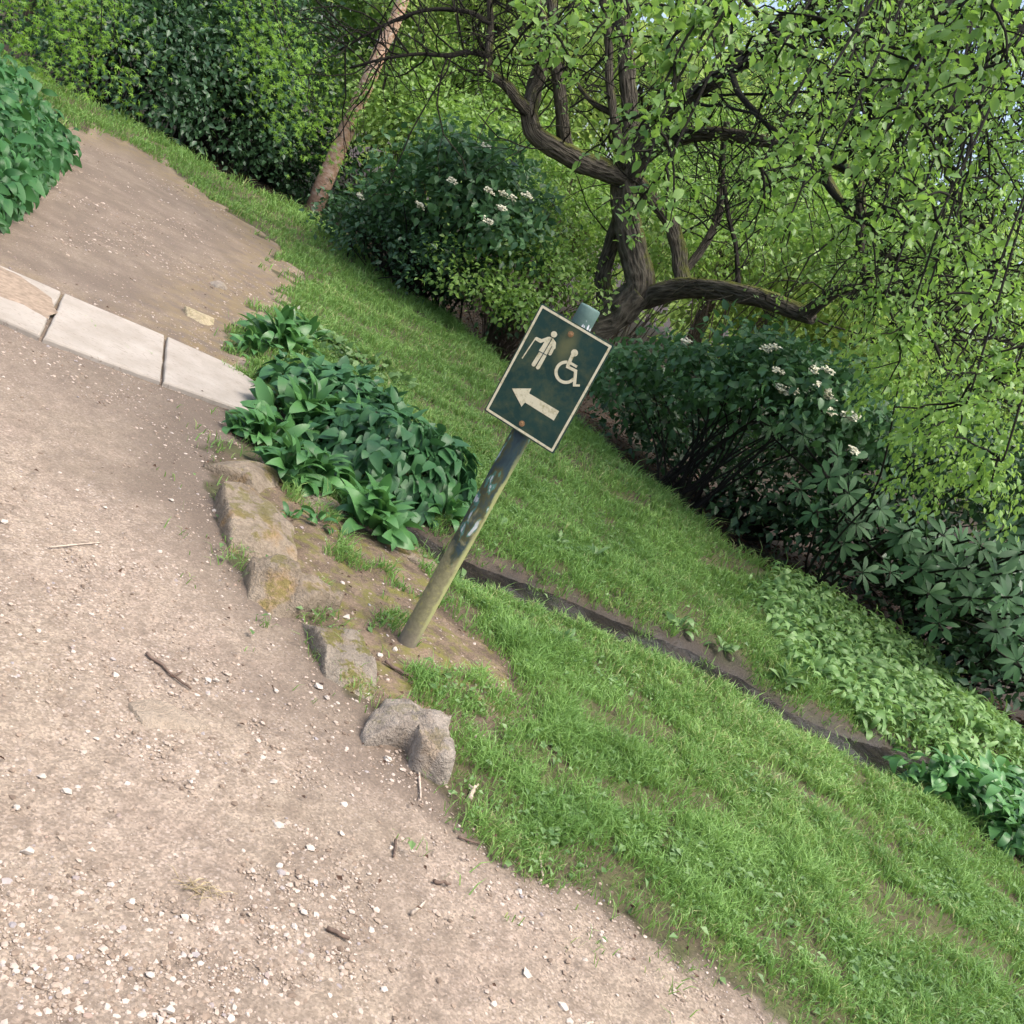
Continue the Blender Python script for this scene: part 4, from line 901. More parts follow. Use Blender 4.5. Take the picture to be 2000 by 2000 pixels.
# ------------------------------------------------------------------ the old apple tree
def limb(pts, w0, w1, n=7, yd=10.):
    """pts: sight-line points with distance; w: thickness seen from here in pixels"""
    P = np.array([At(a, b, c) for a, b, c in pts]); Q = catmull(P, n); k = np.linspace(0, 1, len(Q)); return Q, (w0 + (w1 - w0) * k) / 2 / FPX * Q[:, 1] * .95
def grow(P, d, L, r, seg=7, wander=.22, grav=0., up=0.):
    pts = [P]; d = d / np.linalg.norm(d)
    for i in range(seg):
        d = d + rng.normal(size=3) * wander + np.array([0, 0, up - grav]); d /= np.linalg.norm(d); pts.append(pts[-1] + d * L / seg)
    return np.array(pts), np.linspace(r, r * .45, seg + 1)
def apple_tree():
    b = on(1062, 752); yb = b[1]
    root = thing('apple_tree', b, 'gnarled mossy apple tree with crooked trunk and fresh leaves behind the sign', 'tree'); loc = b
    Y = yb
    def y(*L): return [(a, c, Y + d) for a, c, d in L]
    trunk = limb([(1052, 775, Y), (1066, 742, Y), (1095, 668, Y), (1128, 622, Y), (1172, 582, Y), (1205, 552, Y)], 76, 58)
    limbs = {
        'A': (y((1165, 590, 0), (1205, 545, 0), (1198, 490, 0), (1186, 430, 0), (1178, 372, 0), (1178, 310, 0)), 58, 46),
        'A1': (y((1182, 335, 0), (1153, 325, -.1), (1100, 308, -.3), (1048, 278, -.5), (1010, 254, -.6), (1000, 217, -.6), (1009, 168, -.5), (1023, 122, -.5), (1034, 80, -.4), (1041, 28, -.4), (1030, -60, -.4)), 44, 22),
        'A1b': (y((1068, 282, -.4), (1062, 250, -.5), (1058, 196, -.6), (1051, 147, -.7), (1044, 105, -.8), (1030, 55, -.8), (1008, -10, -.8), (1000, -80, -.8)), 28, 18),
        'A1c': (y((1000, 215, -.6), (981, 196, -.7), (957, 164, -.8), (925, 140, -.9), (912, 130, -.9), (922, 112, -.9), (925, 70, -.8), (925, 20, -.8), (915, -60, -.8)), 24, 10),
        'A1d': (y((925, 108, -.9), (887, 98, -1.), (845, 105, -1.1), (790, 102, -1.2), (730, 110, -1.3), (660, 128, -1.3)), 12, 4),
        'A1e': (y((925, 45, -.8), (880, 22, -1.), (800, 20, -1.), (720, 50, -1.1), (640, 95, -1.2)), 11, 4),
        'A2': (y((1178, 330, 0), (1180, 300, 0), (1189, 245, .1), (1184, 157, .1), (1181, 105, .1), (1177, 35, .2), (1170, -70, .2)), 36, 26),
        'A3': (y((1176, 315, -.1), (1168, 275, -.2), (1156, 210, -.3), (1149, 140, -.3), (1149, 87, -.3), (1140, 10, -.3), (1120, -60, -.3)), 20, 12),
        'A3b': (y((1158, 215, -.3), (1120, 195, -.2), (1090, 160, 0), (1060, 120, .2)), 14, 6),
        'A4': (y((1180, 330, 0), (1190, 297, 0), (1225, 245, -.1), (1270, 208, -.3), (1330, 165, -.6), (1400, 120, -.9), (1452, 84, -1.1), (1500, 40, -1.4), (1570, -30, -1.7)), 34, 22),
        'A5': (y((1180, 350, 0), (1200, 315, -.1), (1230, 282, -.2), (1260, 266, -.3), (1308, 253, -.5), (1361, 252, -.7), (1413, 261, -.9), (1466, 272, -1.1), (1536, 292, -1.4), (1620, 330, -1.9)), 34, 18),
        'B': (y((1140, 600, .1), (1140, 552, .2), (1136, 520, .25), (1150, 470, .25), (1166, 415, .15), (1174, 360, .05)), 34, 26),
        'C': (y((1288, 535, -.1), (1283, 505, 0), (1278, 465, .1), (1261, 415, .15), (1231, 377, .1), (1206, 347, .05), (1185, 320, 0)), 32, 26),
        'C2': (y((1283, 520, 0), (1316, 480, .1), (1341, 440, .15), (1356, 402, .2), (1361, 340, .2), (1364, 290, .1), (1372, 230, 0)), 17, 12),
        'C3': (y((1393, 540, -.3), (1388, 465, -.3), (1376, 415, -.2), (1366, 350, -.1)), 10, 8),
        'D': (y((1190, 570, 0), (1225, 558, 0), (1253, 550, -.1), (1291, 541, -.2), (1341, 544, -.4), (1391, 552, -.6), (1449, 567, -.8), (1501, 588, -1.), (1532, 598, -1.15)), 46, 30),
        'D2': (y((1515, 596, -1.1), (1553, 567, -1.25), (1588, 546, -1.4), (1650, 545, -1.8), (1740, 560, -2.4), (1830, 590, -3.)), 28, 8),
        'E1': (y((1330, 165, -.6), (1375, 140, -.9), (1396, 178, -1.4), (1438, 224, -1.8), (1501, 287, -2.3), (1553, 343, -2.7), (1588, 381, -3.), (1634, 420, -3.3), (1676, 480, -3.6), (1714, 546, -3.9), (1763, 647, -4.3), (1800, 740, -4.5)), 13, 6),
        'E2': (y((1580, 120, -1.8), (1670, 200, -2.4), (1746, 262, -2.8), (1781, 304, -3.), (1816, 332, -3.2), (1870, 372, -3.5), (1960, 440, -4.)), 13, 7),
        'E3': (y((1536, 292, -1.4), (1600, 400, -1.8), (1658, 402, -2.2), (1707, 367, -2.4), (1753, 357, -2.6), (1791, 378, -2.7), (1830, 413, -2.8), (1851, 448, -2.9), (1900, 560, -3.2)), 18, 8),
        'E4': (y((1452, 84, -1.1), (1480, 28, -1.3), (1529, 49, -1.6), (1581, 91, -1.8), (1620, 150, -2.2), (1660, 240, -2.6)), 18, 8),
        'E4b': (y((1581, 91, -1.8), (1634, 35, -2.), (1690, -10, -2.2)), 14, 8),
        'E5': (y((1620, 330, -1.9), (1625, 437, -2.), (1623, 490, -2.), (1640, 535, -2.)), 20, 16),
        'E6': (y((1389, -20, -2.4), (1438, 35, -2.4), (1501, 95, -2.4), (1530, 135, -2.4), (1527, 170, -2.4), (1540, 200, -2.4)), 10, 5),
        'E7': (y((1500, 40, -1.4), (1640, 30, -2.2), (1760, 35, -2.9), (1880, 90, -3.5), (1990, 160, -4.)), 18, 9)}
    LB = {k: limb(p, a, c) for k, (p, a, c) in limbs.items()}
    def part(name, L, sides, mat, bump=.17):
        V, F, bk = tube_arrays([(P - loc, r) for P, r in L], sides, bump, 3); link(name, mesh_np(name, V, F, mat, True, {'bk': bk}), root)
    part('trunk', [trunk], 24, M['bark'], .2)
    for k in LB: part('limb' if LB[k][1][0] > .05 else 'branch', [LB[k]], 14 if LB[k][1][0] > .05 else 8, M['bark'] if LB[k][1][0] > .04 else M['twig'])
    tw = []; lp, ld = [], []
    def leaf_cluster(p, d, k, spread=.02):
        for _ in range(k): lp.append(p + rng.normal(size=3) * spread); ld.append(d * .35 + rng.normal(size=3) * .75 + np.array([0, 0, -.25]))
    def twiggy(P, r, n, L0, L1, leafy, sub=3, grav=.03, wander=.22, t0=.25):
        for _ in range(n):
            i = int(len(P) * (t0 + (1 - t0) * rng.random())); i = min(i, len(P) - 2); t = P[i + 1] - P[i]; t /= np.linalg.norm(t) + 1e-9
            d = np.cross(t, rnd_dir(1)[0]); d = d / (np.linalg.norm(d) + 1e-9) + t * .5 + np.array([0, -.12, .15])
            L = L0 + (L1 - L0) * rng.random(); q, rr = grow(P[i], d, L, .0055 + .004 * L, 8, wander, grav); tw.append((q, rr))
            for _ in range(sub):
                j = rng.integers(2, len(q) - 1); dd = (q[j + 1] - q[j]) / np.linalg.norm(q[j + 1] - q[j]) + 1.1 * rnd_dir(1)[0]; s, sr_ = grow(q[j], dd, L * (.25 + .35 * rng.random()), .0038, 5, .25, grav); tw.append((s, sr_))
                if rng.random() < leafy:
                    for m in range(2, len(s)): leaf_cluster(s[m], s[m] - s[m - 1], 2)
            if rng.random() < leafy:
                for m in range(3, len(q)): leaf_cluster(q[m], q[m] - q[m - 1], 2)
    # bare twiggy left side, leafier to the right
    for k, n, lf in (('A1', 26, .08), ('A1b', 22, .10), ('A1c', 26, .05), ('A1d', 20, .04), ('A1e', 20, .05), ('A2', 14, .25), ('A3', 20, .25), ('A3b', 14, .1), ('B', 5, .1), ('C', 5, .1), ('C2', 20, .1), ('C3', 10, .1), ('D', 10, .2)):
        twiggy(LB[k][0], 0, n, .5, 1.5, lf, 4)
    for k, n in (('A4', 26), ('A5', 30), ('D2', 18), ('E1', 30), ('E2', 22), ('E3', 24), ('E4', 18), ('E4b', 10), ('E5', 10), ('E6', 10), ('E7', 26)):
        twiggy(LB[k][0], 0, int(n * 1.3), .5, 1.3, .6, 4, .05)
    # long drooping boughs reaching out over the lawn
    bough = []
    def add_bough(a, c, yy, src, lift, n, leafy=1., L=(.25, .65), r0=.016):
        e = At(a, c, yy); s = src; m1 = s + (e - s) * .45 + np.array([0, 0, lift]); q = catmull([s, m1, s + (e - s) * .8 + np.array([0, 0, lift * .55]), e], 9); q[1:-1] += rng.normal(size=q[1:-1].shape) * .025
        bough.append((q, np.linspace(r0, .004, len(q)))); twiggy(q, 0, n, L[0], L[1], leafy, 2, .10, .18, .35); leaf_cluster(q[-1], q[-1] - q[-2], 6)
    srcs = [LB['A4'][0][-8], LB['A5'][0][-4], LB['E7'][0][10], LB['E2'][0][6], LB['A4'][0][25], LB['E4'][0][-3]]
    tg = []
    while len(tg) < 40:
        a, c = rng.random() * 720 + 1300, rng.random() * 1000 - 60
        if c < (a - 1420) * 1.7 and c < 60 + (a - 1300) * 1.08: tg.append((a, c))
    for i, (a, c) in enumerate(tg): add_bough(a, c, 5.4 + 3.4 * rng.random(), srcs[i % len(srcs)], .25 + .6 * rng.random(), 11)
    # sprays hanging close to the viewer
    for a, c, yy in [(1245, 335, 4.3), (1232, 240, 4.1), (1265, 130, 4.2), (1300, 60, 4.4), (1030, 95, 4.8), (1012, 50, 4.8), (1130, 10, 4.6), (1185, 395, 6.2), (1365, 40, 4.3), (1270, 20, 4.1), (1240, 90, 4.6),
                     (1700, 160, 4.0), (1720, 215, 4.1), (1500, 250, 4.6), (1640, 430, 5.4), (1660, 560, 5.4), (1690, 640, 5.4), (1720, 610, 5.4), (1880, 130, 3.7), (1850, 40, 3.8), (1780, 90, 4.0), (1460, 120, 4.6), (1560, 60, 4.3), (1430, 320, 5.2), (1480, 420, 5.4), (1560, 300, 5.0), (1640, 300, 4.6), (1760, 420, 4.6), (1850, 560, 4.6), (1900, 700, 4.6), (1880, 860, 4.7), (1810, 760, 4.8)]:
        e = At(a, c, yy); up = At(a + 150 + 80 * rng.random(), -220, yy + .9); q = catmull([up, up + (e - up) * .5 + np.array([.05, -.05, .18]), e + np.array([0, 0, .12]), e], 7); bough.append((q, np.linspace(.009, .003, len(q))))
        for m in range(10, len(q)):
            if rng.random() < .75: leaf_cluster(q[m], q[m] - q[m - 1], 4, .03)
        twiggy(q, 0, 4, .12, .35, 1., 1, .12, .2, .55); leaf_cluster(e, np.array([0, 0, -.3]), 7, .03)
    V, F, bk = tube_arrays([(P - loc, r) for P, r in bough], 6); link('boughs', mesh_np('boughs', V, F, M['twig'], True, {'bk': bk}), root)['kind'] = 'stuff'
    V, F, bk = tube_arrays([(P - loc, r) for P, r in tw], 4); link('twigs', mesh_np('twigs', V, F, M['twig'], True, {'bk': bk}), root)['kind'] = 'stuff'
    lp, ld = np.array(lp), unit(np.array(ld)); n = len(lp); print('apple leaves', n, 'twigs', len(tw))
    nr = unit(np.array([0, -.15, .8]) + .6 * rng.normal(size=(n, 3)))
    put_leaves(root, 'apl', OV, frames(ld, nr), lp, .044 * (.5 + .85 * rng.random(n)), M['apple'], 300, far_base=leaf_base(3, .31, .3, .25))
apple_tree()

# ------------------------------------------------------------------ birch
def birch():
    b = on(590, 408); Y = b[1]; root = thing('birch_tree', b, 'slender birch with peeling pinkish bark at the lawn edge', 'tree')
    P, r = limb([(580, 425, Y), (590, 402, Y), (612, 345, Y), (640, 280, Y), (668, 212, Y), (700, 140, Y), (722, 85, Y), (745, 40, Y), (790, -90, Y), (840, -260, Y)], 38, 20); V, F, bk = tube_arrays([(P - b, r)], 16, .04, 5)
    link('trunk', mesh_np('trunk', V, F, M['birch'], True, {'bk': bk}), root)
    L = []; lp, ld = [], []
    for i in range(26):
        k = int(len(P) * (.78 + .22 * rng.random())); k = min(k, len(P) - 1); q, rr = grow(P[k], rnd_dir(1)[0] + np.array([0, 0, .5]), 1.2 + 1.5 * rng.random(), .02, 8, .15, .08); L.append((q, rr))
        for m in range(3, len(q)):
            for _ in range(14): lp.append(q[m] + rng.normal(size=3) * .22); ld.append(rng.normal(size=3) + np.array([0, 0, -.6]))
    stems(root, L, M['twig'], 'branches', 5)
    lp, ld = np.array(lp), unit(np.array(ld)); n = len(lp); put_leaves(root, 'dia', [DIA], frames(ld, unit(rng.normal(size=(n, 3)) + np.array([0, 0, .8]))), lp, .06 * (.7 + .6 * rng.random(n)), M['bgleaf'], 0, rest='crown')
birch()

# ------------------------------------------------------------------ shrubs behind the lawn
def shrub(name, label, blobs, n, L, bases, key, mat, nobj=0, clump=.16, nstem=30, cat='shrub', group=None, droop=.35, stem_mat='twig', shell=.5, far=None, nclump=None, stem_r=.014, rest='foliage', nup=.6, off=(0, 0)):
    c0 = np.mean([np.array(c) for c, r in blobs], 0); base = np.array([c0[0] + off[0], c0[1] + off[1], 0.]); base[2] = float(hgt(base[0], base[1])); root = thing(name, base, label, cat, group)
    vol = np.array([np.prod(r) ** .67 for c, r in blobs]); vol /= vol.sum(); K = nclump or max(30, n // 28)
    bi = rng.choice(len(blobs), K, p=vol); d = rnd_dir(K); d[:, 2] = np.where(d[:, 2] < -.55, -d[:, 2], d[:, 2])
    C = np.array([blobs[i][0] for i in bi], float); R = np.array([blobs[i][1] for i in bi], float); k = (shell + (1 - shell) * rng.random(K) ** .6) * (1 + .35 * (fbm(d * 2 + 7, 5, 3) - .5) * 2)
    cc = C + d * R * k[:, None]; cc[:, 2] = np.maximum(cc[:, 2], hgt(cc[:, 0], cc[:, 1]) + .05)
    ci = rng.integers(0, K, n); T = cc[ci] + rng.normal(size=(n, 3)) * clump * np.array([1, 1, .6]); out = unit((T - C[ci]) / R[ci])
    g = hgt(T[:, 0], T[:, 1]) + .02; T[:, 2] = np.maximum(T[:, 2], g)
    ax_ = unit(out * .6 + .8 * rnd_dir(n) + np.array([0, 0, -droop])); nr = unit(out * .5 + np.array([0, 0, nup]) + .5 * rng.normal(size=(n, 3)))
    put_leaves(root, key, bases, frames(ax_, nr), T, L * (.6 + .7 * rng.random(n)), M[mat], nobj, far_base=far, rest=rest)
    ps = []
    for i in range(nstem):
        q = cc[rng.integers(K)]; bb = base + np.array([rng.normal() * .22 * R[0][0], rng.normal() * .22 * R[0][1], 0]); bb[2] = hgt(bb[0], bb[1]) - .05; ps.append((catmull([bb, (bb * .55 + q * .45) + rng.normal(size=3) * .12 + np.array([0, 0, .12]), q], 5), np.linspace(stem_r, .004, 11)))
    stems(root, ps, M[stem_mat], 'stems', 5)
    return root
def bl(px, py, y, rx, ry, rz): return (At(px, py, y), (rx, ry, rz))
D2 = diamond(.32)
# dark evergreen mass on the left
shrub('evergreen_shrub', 'tall dark evergreen shrub hanging over the far lawn beside the birch', [bl(410, 200, 16.4, 1.4, 1.2, 1.3), bl(490, 120, 17.6, 1.3, 1.1, 1.4), bl(400, 90, 16.8, 1.5, 1.2, 1.5)], 12000, .10, OV, 'ov', 'darkleaf', 0, .26, 60, far=D2)
shrub('evergreen_shrub', 'dark evergreen shrub at the far end of the path by the maple', [bl(250, 130, 15.5, 1.5, 1.2, 1.1), bl(180, 80, 16., 1.6, 1.2, 1.2), bl(310, 40, 16.8, 1.6, 1.2, 1.4)], 10000, .10, OV, 'ov', 'darkleaf', 0, .26, 60, far=D2)
shrub('evergreen_shrub', 'low shadowy shrub around the birch foot', [bl(560, 320, 18.6, 1.5, 1., .9), bl(480, 280, 17.8, 1.2, .9, .8)], 6000, .09, OV, 'ov', 'darkleaf', 0, .16, 60, far=D2)
# viburnum with flowers left of the tree
def flowers(root, pts, r=.055):
    loc = np.array(root.location)
    for (a, c, y) in pts:
        e = At(a, c, y); n = 22; T = e - loc + rng.normal(size=(n, 3)).clip(-1.4, 1.4) * r * np.array([.5, .5, .28]); q = leaf_base(3, .42, .1, .1); VV, FF, o = [], [], 0
        for k in range(4):
            an = rng.random(n) * 6.28; V, F, _ = scatter(q, frames(np.stack([np.cos(an), np.sin(an) - .3, .25 * rng.normal(size=n)], -1), unit(np.array([0, -.6, .8]) + .25 * rng.normal(size=(n, 3)))), T, np.full(n, r * .42)); VV.append(V); FF.append(F + o); o += len(V)
        link('flower_cluster', mesh_np('flower_cluster', np.concatenate(VV), np.concatenate(FF), M['flower'], True), root)
v1 = shrub('viburnum_shrub', 'dark green viburnum with cream flower heads between birch and apple tree', [bl(830, 410, 12.6, .95, .8, .45), bl(920, 375, 12.2, .8, .7, .5), bl(945, 440, 11.7, .5, .5, .35), bl(750, 430, 13.2, .6, .7, .38), bl(870, 330, 12.6, .6, .6, .4)], 6500, .10, OV, 'ov', 'viburnum', 300, .19, 50, far=leaf_base(3, .3, .3, .25))
flowers(v1, [(792, 387, 11.5), (925, 360, 11.3), (950, 366, 11.2), (965, 372, 11.2), (995, 367, 11.1), (855, 341, 11.4), (918, 276, 11.6), (946, 392, 11.), (922, 416, 11.), (680, 370, 12.2)], .06)
# dark filler growth added for the shade under it
shrub('shade_filler', 'dark low filler shrub added for shade under the flowering viburnum', [bl(760, 480, 12.6, 1.1, .7, .40), bl(860, 530, 11.8, .9, .6, .35), bl(690, 455, 13.6, .8, .6, .4)], 4500, .075, OV, 'ov', 'darkleaf', 0, .12, 60, far=D2)
# bramble thicket lit by the sun
shrub('bramble_thicket', 'sunlit tangle of bramble and ivy left of the apple trunk', [bl(1040, 450, 12.6, .95, .9, .55), bl(1010, 520, 11.8, .8, .7, .45), bl(1090, 390, 13.6, .9, .8, .6), bl(900, 540, 11.4, .7, .5, .35), bl(1000, 600, 11.0, .5, .4, .28)], 8500, .065, OV, 'ov', 'ivy', 200, .12, 90, stem_mat='stem', far=D2, stem_r=.007, shell=.3)
shrub('bramble_thicket', 'bright leafy growth behind the apple trunk and the low limb', [bl(1250, 470, 13., .9, .9, .6), bl(1330, 430, 13.6, 1., .9, .7), bl(1240, 380, 14.4, 1., .9, .7)], 5000, .075, OV, 'ov', 'ivy', 0, .13, 40, stem_mat='stem', far=D2, stem_r=.007, shell=.3)
# flowering shrub right of the sign, in the shade of the low limb
v2 = shrub('viburnum_shrub', 'shaded viburnum with cream blossom under the low apple limb', [bl(1270, 715, 9.3, .6, .5, .26), bl(1390, 735, 8.8, .6, .5, .30), bl(1500, 745, 8.4, .6, .5, .34), bl(1195, 735, 9.8, .5, .5, .24), bl(1580, 780, 8.0, .5, .5, .36), bl(1440, 690, 9.0, .5, .5, .28)], 5200, .085, OV, 'ov', 'viburnum', 300, .12, 30, far=leaf_base(3, .3, .3, .25), stem_r=.012)
flowers(v2, [(1295, 644, 8.6), (1445, 657, 8.2), (1462, 655, 8.2), (1471, 730, 7.9), (1482, 740, 7.9), (1497, 736, 7.9), (1559, 735, 7.5), (1567, 750, 7.5), (1548, 728, 7.5), (1563, 698, 7.6), (1538, 698, 7.7), (1599, 784, 7.4), (1612, 786, 7.4), (1571, 778, 7.4), (1469, 700, 8.), (1610, 850, 7.3)], .05)
# dark filler growth added to deepen the shade behind and below
shrub('shade_filler', 'dark tangled filler shrub added for deep shade behind the rhododendron', [bl(1300, 800, 10.6, .9, .5, .35), bl(1450, 850, 10.2, .9, .5, .4), bl(1600, 880, 9.6, .9, .6, .5), bl(1750, 900, 9.2, 1., .8, .7), bl(1880, 950, 8.8, 1., .8, .8), bl(1200, 770, 11., .7, .5, .3), bl(1330, 880, 9.9, .6, .4, .3), bl(1450, 960, 9.3, .6, .4, .35), bl(1560, 1030, 8.9, .6, .4, .35), bl(1220, 820, 10.3, .5, .35, .28)], 11000, .085, OV, 'ov', 'darkleaf', 0, .15, 40, far=D2, stem_r=.02)
shrub('shade_filler', 'dark low filler shrub on the soil beyond the pale garlic carpet', [bl(1750, 1130, 8.2, .8, .6, .4), bl(1880, 1200, 7.8, .9, .7, .5), bl(1960, 1300, 7.2, .8, .6, .5), bl(1650, 1050, 8.6, .6, .5, .35)], 6000, .08, OV, 'ov', 'darkleaf', 0, .13, 60, far=D2, stem_r=.014)
# rhododendron whorls
def rhododendron():
    b = on(1700, 1120); b[1] += .7; b[2] = hgt(b[0], b[1]); root = thing('rhododendron', b, 'rhododendron with whorls of long leathery leaves above the garlic carpet', 'shrub')
    W = [(1535, 968, 7.0), (1563, 900, 7.2), (1511, 924, 7.3), (1615, 988, 7.0), (1627, 1080, 6.8), (1735, 1072, 6.4), (1807, 1072, 6.2), (1879, 1084, 6.0), (1899, 1128, 5.9), (1752, 1120, 6.4), (1771, 1176, 6.3), (1879, 1188, 6.0), (1919, 1248, 5.9), (1515, 820, 7.6), (1455, 804, 7.9), (1590, 1025, 7.0), (1850, 1030, 6.2), (1925, 1040, 6.0), (1700, 1010, 6.6), (1780, 1010, 6.4),
         (1890, 1000, 6.2), (1660, 960, 6.9), (1830, 1130, 6.2), (1600, 930, 7.1), (1580, 860, 7.4), (1940, 1160, 5.9), (1680, 1080, 6.6), (1720, 1000, 6.6)]
    for _ in range(26): W.append((1480 + 470 * rng.random(), 0, 0))
    T, A, Nn, S, ps = [], [], [], [], []
    for i, (a, c, y) in enumerate(W):
        if c == 0: c = 830 + (a - 1480) * .55 + rng.random() * 160 - 30; y = 7.9 - (a - 1480) / 470 * 1.5 + .3 * rng.random()
        e = At(a, c, y); f = unit(np.array([rng.normal() * .4, -.7 + rng.normal() * .3, .5])); t1 = unit(np.cross(f, np.array([.2, .1, 1.]))); t2 = np.cross(f, t1); k = rng.integers(7, 11); a0 = rng.random() * 6
        for j in range(k):
            an = a0 + j * 6.283 / k + rng.normal() * .12; d = t1 * math.cos(an) + t2 * math.sin(an); T.append(e + d * .008); A.append(unit(d + f * (.15 + .25 * rng.random()) + np.array([0, 0, -.15]))); Nn.append(unit(f + .15 * rng.normal(size=3))); S.append(.125 * (.75 + .4 * rng.random()))
        bb = b + np.array([rng.normal() * .4, rng.normal() * .25, 0]); bb[2] = hgt(bb[0], bb[1]) - .03; m = bb * .5 + e * .5 + np.array([0, .15, -.1]) + rng.normal(size=3) * .1; ps.append((catmull([bb, m, e - f * .06, e], 5), np.linspace(.013, .005, 16)))
    put_leaves(root, 'obl', OBL, frames(np.array(A), np.array(Nn)), np.array(T), np.array(S), M['rhodo'], 300); stems(root, ps, M['twig'], 'stems', 5)
rhododendron()
shrub('lime_shrub', 'yellow-green small-leaved shrub drooping above the rhododendron', [bl(1690, 740, 6.0, .22, .35, .36), bl(1760, 840, 5.8, .22, .35, .34), bl(1640, 680, 6.2, .18, .3, .28), bl(1840, 900, 5.6, .22, .35, .3), bl(1730, 950, 5.8, .06, .2, .2), bl(1690, 900, 5.9, .06, .2, .26), bl(1860, 780, 5.8, .25, .35, .3)], 2600, .036, OV, 'ov', 'lime', 300, .05, 5, droop=1.1, far=leaf_base(3, .28, .3, .2), shell=.1, nclump=210, stem_r=.012, off=(.5, 1.9))
# undergrowth on the slope behind
shrub('undergrowth', 'sunlit low undergrowth between the birch and the apple tree twigs', [bl(800, 250, 17., 1.5, 1.2, .7), bl(900, 200, 18.5, 1.6, 1.2, .9), bl(720, 230, 18.5, 1.4, 1.2, .8), bl(980, 300, 16., 1.2, 1., .6)], 11000, .10, OV, 'ov', 'ivy', 0, .2, 20, far=D2, stem_mat='stem', shell=.4)
shrub('undergrowth', 'bright undergrowth seen under the long horizontal apple limb', [bl(1350, 330, 16.5, 1.5, 1.2, .8), bl(1500, 420, 15., 1.3, 1.2, .8), bl(1650, 520, 13.5, 1.2, 1.2, .8)], 9000, .10, OV, 'ov', 'ivy', 0, .2, 20, far=D2, stem_mat='stem', shell=.4)
# maple sprays over the left
def maple():
    b = np.array([-9.3, 13.5, 0.]); root = thing('maple_tree', b, 'maple with fresh green pointed leaves hanging over the far path', 'tree')
    top = b + np.array([.2, -.2, 4.2]); P = catmull([b + np.array([0, 0, -.1]), b + np.array([.1, 0, 1.6]), top], 6); V, F, bk = tube_arrays([(P - b, np.linspace(.2, .1, len(P)))], 12, .08); link('trunk', mesh_np('trunk', V, F, M['bark'], True, {'bk': bk}), root)
    tp, td, ps = [], [], []
    ends = [(60, 30, 12.), (120, 50, 12.), (190, 70, 12.), (215, 80, 12.2), (20, 10, 12.), (90, 10, 12.), (150, 20, 12.4), (-60, 20, 12.), (470, 40, 12.5), (520, 90, 12.5), (560, 150, 12.5), (590, 215, 12.5), (500, 150, 12.8), (540, 30, 12.6)]
    for (a, c, y) in ends:
        e = At(a, c, y); q = catmull([top, top + (e - top) * .5 + np.array([0, 0, .7]), e], 8); ps.append((q, np.linspace(.03, .005, len(q))))
        n = 160; k = rng.random(n); d = e - q[-4]; tp.append(e + (k - .5)[:, None] * d * 1.3 + rng.normal(size=(n, 3)) * np.array([.26, .26, .10])); td.append(unit(d) * .5 + rng.normal(size=(n, 3)) * .5 + np.array([0, 0, -.45]))
    tp, td = np.concatenate(tp), unit(np.concatenate(td)); n = len(tp); stems(root, ps, M['twig'], 'branches', 5)
    put_leaves(root, 'map', MAP, frames(td, unit(np.array([0, -.2, 1.]) + .35 * rng.normal(size=(n, 3)))), tp, .082 * (.7 + .6 * rng.random(n)), M['maple'], 300)
maple()
# bramble canes on the bare soil left of the sign
def canes():
    c = on(930, 600); root = thing('bramble_canes', c, 'bare brown bramble canes arching over soil left of the sign', 'canes'); ps = []
    for i in range(150):
        a, b = 800 + 240 * rng.random(), 0; p = on(a, 560 + (a - 800) * .62 - 6 - 60 * rng.random()); an = rng.random() * 6.28; L = .3 + .7 * rng.random(); e = p + np.array([math.cos(an) * L, math.sin(an) * L * .6, .02 + .1 * rng.random()]); m = (p + e) / 2 + np.array([0, 0, .08 + .22 * rng.random()]); ps.append((catmull([p, m, e], 5), np.full(11, .0045)))
    stems(root, ps, M['stem'], 'canes', 4)
canes()
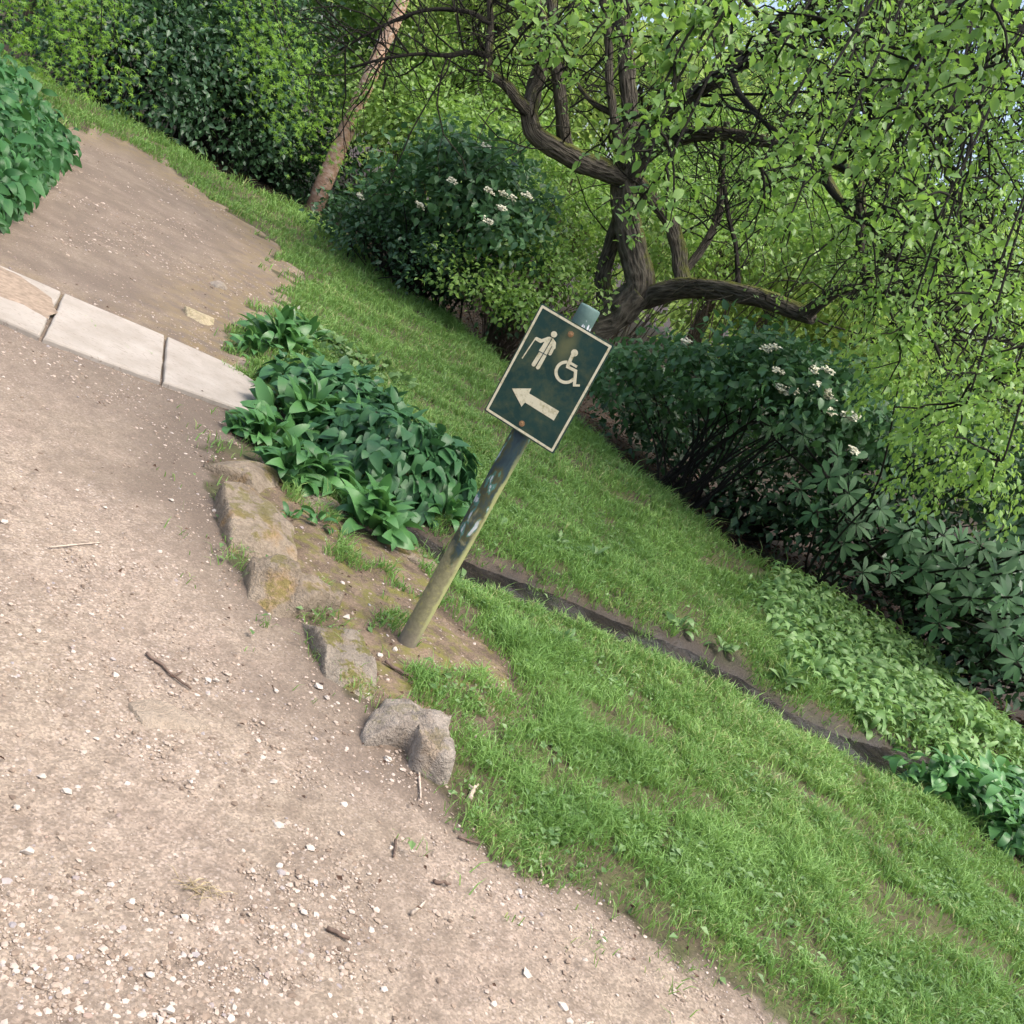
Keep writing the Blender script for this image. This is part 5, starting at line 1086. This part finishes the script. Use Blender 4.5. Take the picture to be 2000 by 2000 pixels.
# wood behind
def wood_tree(x, y, h, rx, label, mat, n, L=.17, low=.3):
    gz = float(hgt(x, y)); b = np.array([x, y, gz]); root = thing('woodland_tree', b, label, 'tree', 'trees of the wood behind the garden'); top = b + np.array([rng.normal() * .4, rng.normal() * .4, h * .75])
    P = catmull([b - np.array([0, 0, .1]), (b + top) / 2 + np.array([rng.normal() * .25, 0, 0]), top], 6); V, F, bk = tube_arrays([(P - b, np.linspace(.16, .05, len(P)))], 10, .06); link('trunk', mesh_np('trunk', V, F, M['stem'], True, {'bk': bk}), root)
    K = 90; cc = rnd_dir(K) * np.array([rx, rx, h * .42]) * (.5 + .5 * rng.random((K, 1))) + b + np.array([0, 0, h * (.5 + low * .15)]); cc[:, 2] = np.maximum(cc[:, 2], gz + .3)
    ps = [(catmull([P[rng.integers(4, len(P))], q * .6 + P[8] * .4 + rng.normal(size=3) * .2, q], 4), np.linspace(.035, .008, 9)) for q in cc[:45]]; stems(root, ps, M['twig'], 'limbs', 5)
    ci = rng.integers(0, K, n); T = cc[ci] + rng.normal(size=(n, 3)) * np.array([.45, .45, .28]); T[:, 2] = np.maximum(T[:, 2], gz + .1)
    put_leaves(root, 'd', [D2], frames(unit(rng.normal(size=(n, 3)) + np.array([0, 0, -.4])), unit(rng.normal(size=(n, 3)) * .6 + np.array([0, 0, .8]))), T, L * (.6 + .7 * rng.random(n)), M[mat], 0, rest='crown')
for x, y, h, rx, lab, mt in [(-12, 19, 7.5, 2.6, 'dark leafy tree behind the evergreens at the far end of the path', 'bgdark'), (-8.2, 20.5, 8.5, 2.6, 'tree with dense mid-green crown rising behind the evergreens', 'bgdark'), (-4.4, 20, 8, 2.3, 'light green tree standing just right of the birch trunk', 'bgleaf'), (-1.6, 22, 8.5, 2.5, 'airy yellow-green tree seen through the bare apple twigs', 'bgleaf'),
        (1.6, 20, 7, 2.4, 'pale green tree directly behind the apple trunk', 'bgleaf'), (4.8, 19, 5.6, 2.4, 'bright tree seen through the apple limbs above the low bough', 'bgleaf'), (8.2, 18, 5.4, 2.6, 'green tree behind the drooping apple boughs', 'bgleaf'), (11.5, 15, 6., 2.5, 'mid-green tree beyond the rhododendron', 'bgdark'), (-6.3, 25, 10, 3., 'tall pale tree far behind the birch', 'bgleaf'), (3.4, 26, 7, 3, 'tall distant tree filling the gaps behind the apple crown', 'bgleaf')]:
    wood_tree(x, y, h, rx, lab, mt, 9000)
def far_wood():
    n = 26000; a = (rng.random(n) - .5) * 2.5; r = 29 + 9 * rng.random(n); z = np.where(a > .05, 5.2, 8.) * rng.random(n) ** .9; T = np.stack([r * np.sin(a), r * np.cos(a), z], -1); cl = fbm(T * .5, 8, 3); k = cl > .40 + .02 * (z - 3); T = T[k]; n = len(T)
    V, F, rr = scatter(D2, frames(rnd_dir(n), unit(rng.normal(size=(n, 3)) + np.array([0, -.3, .8]))), T, .45 * (.6 + .7 * rng.random(n)))
    tag(link('far_wood', mesh_np('far_wood', V, F, M['bgleaf'], False, {'rnd': rr})), 'hazy far woodland foliage behind the garden trees', 'woodland', None, 'stuff')
far_wood()
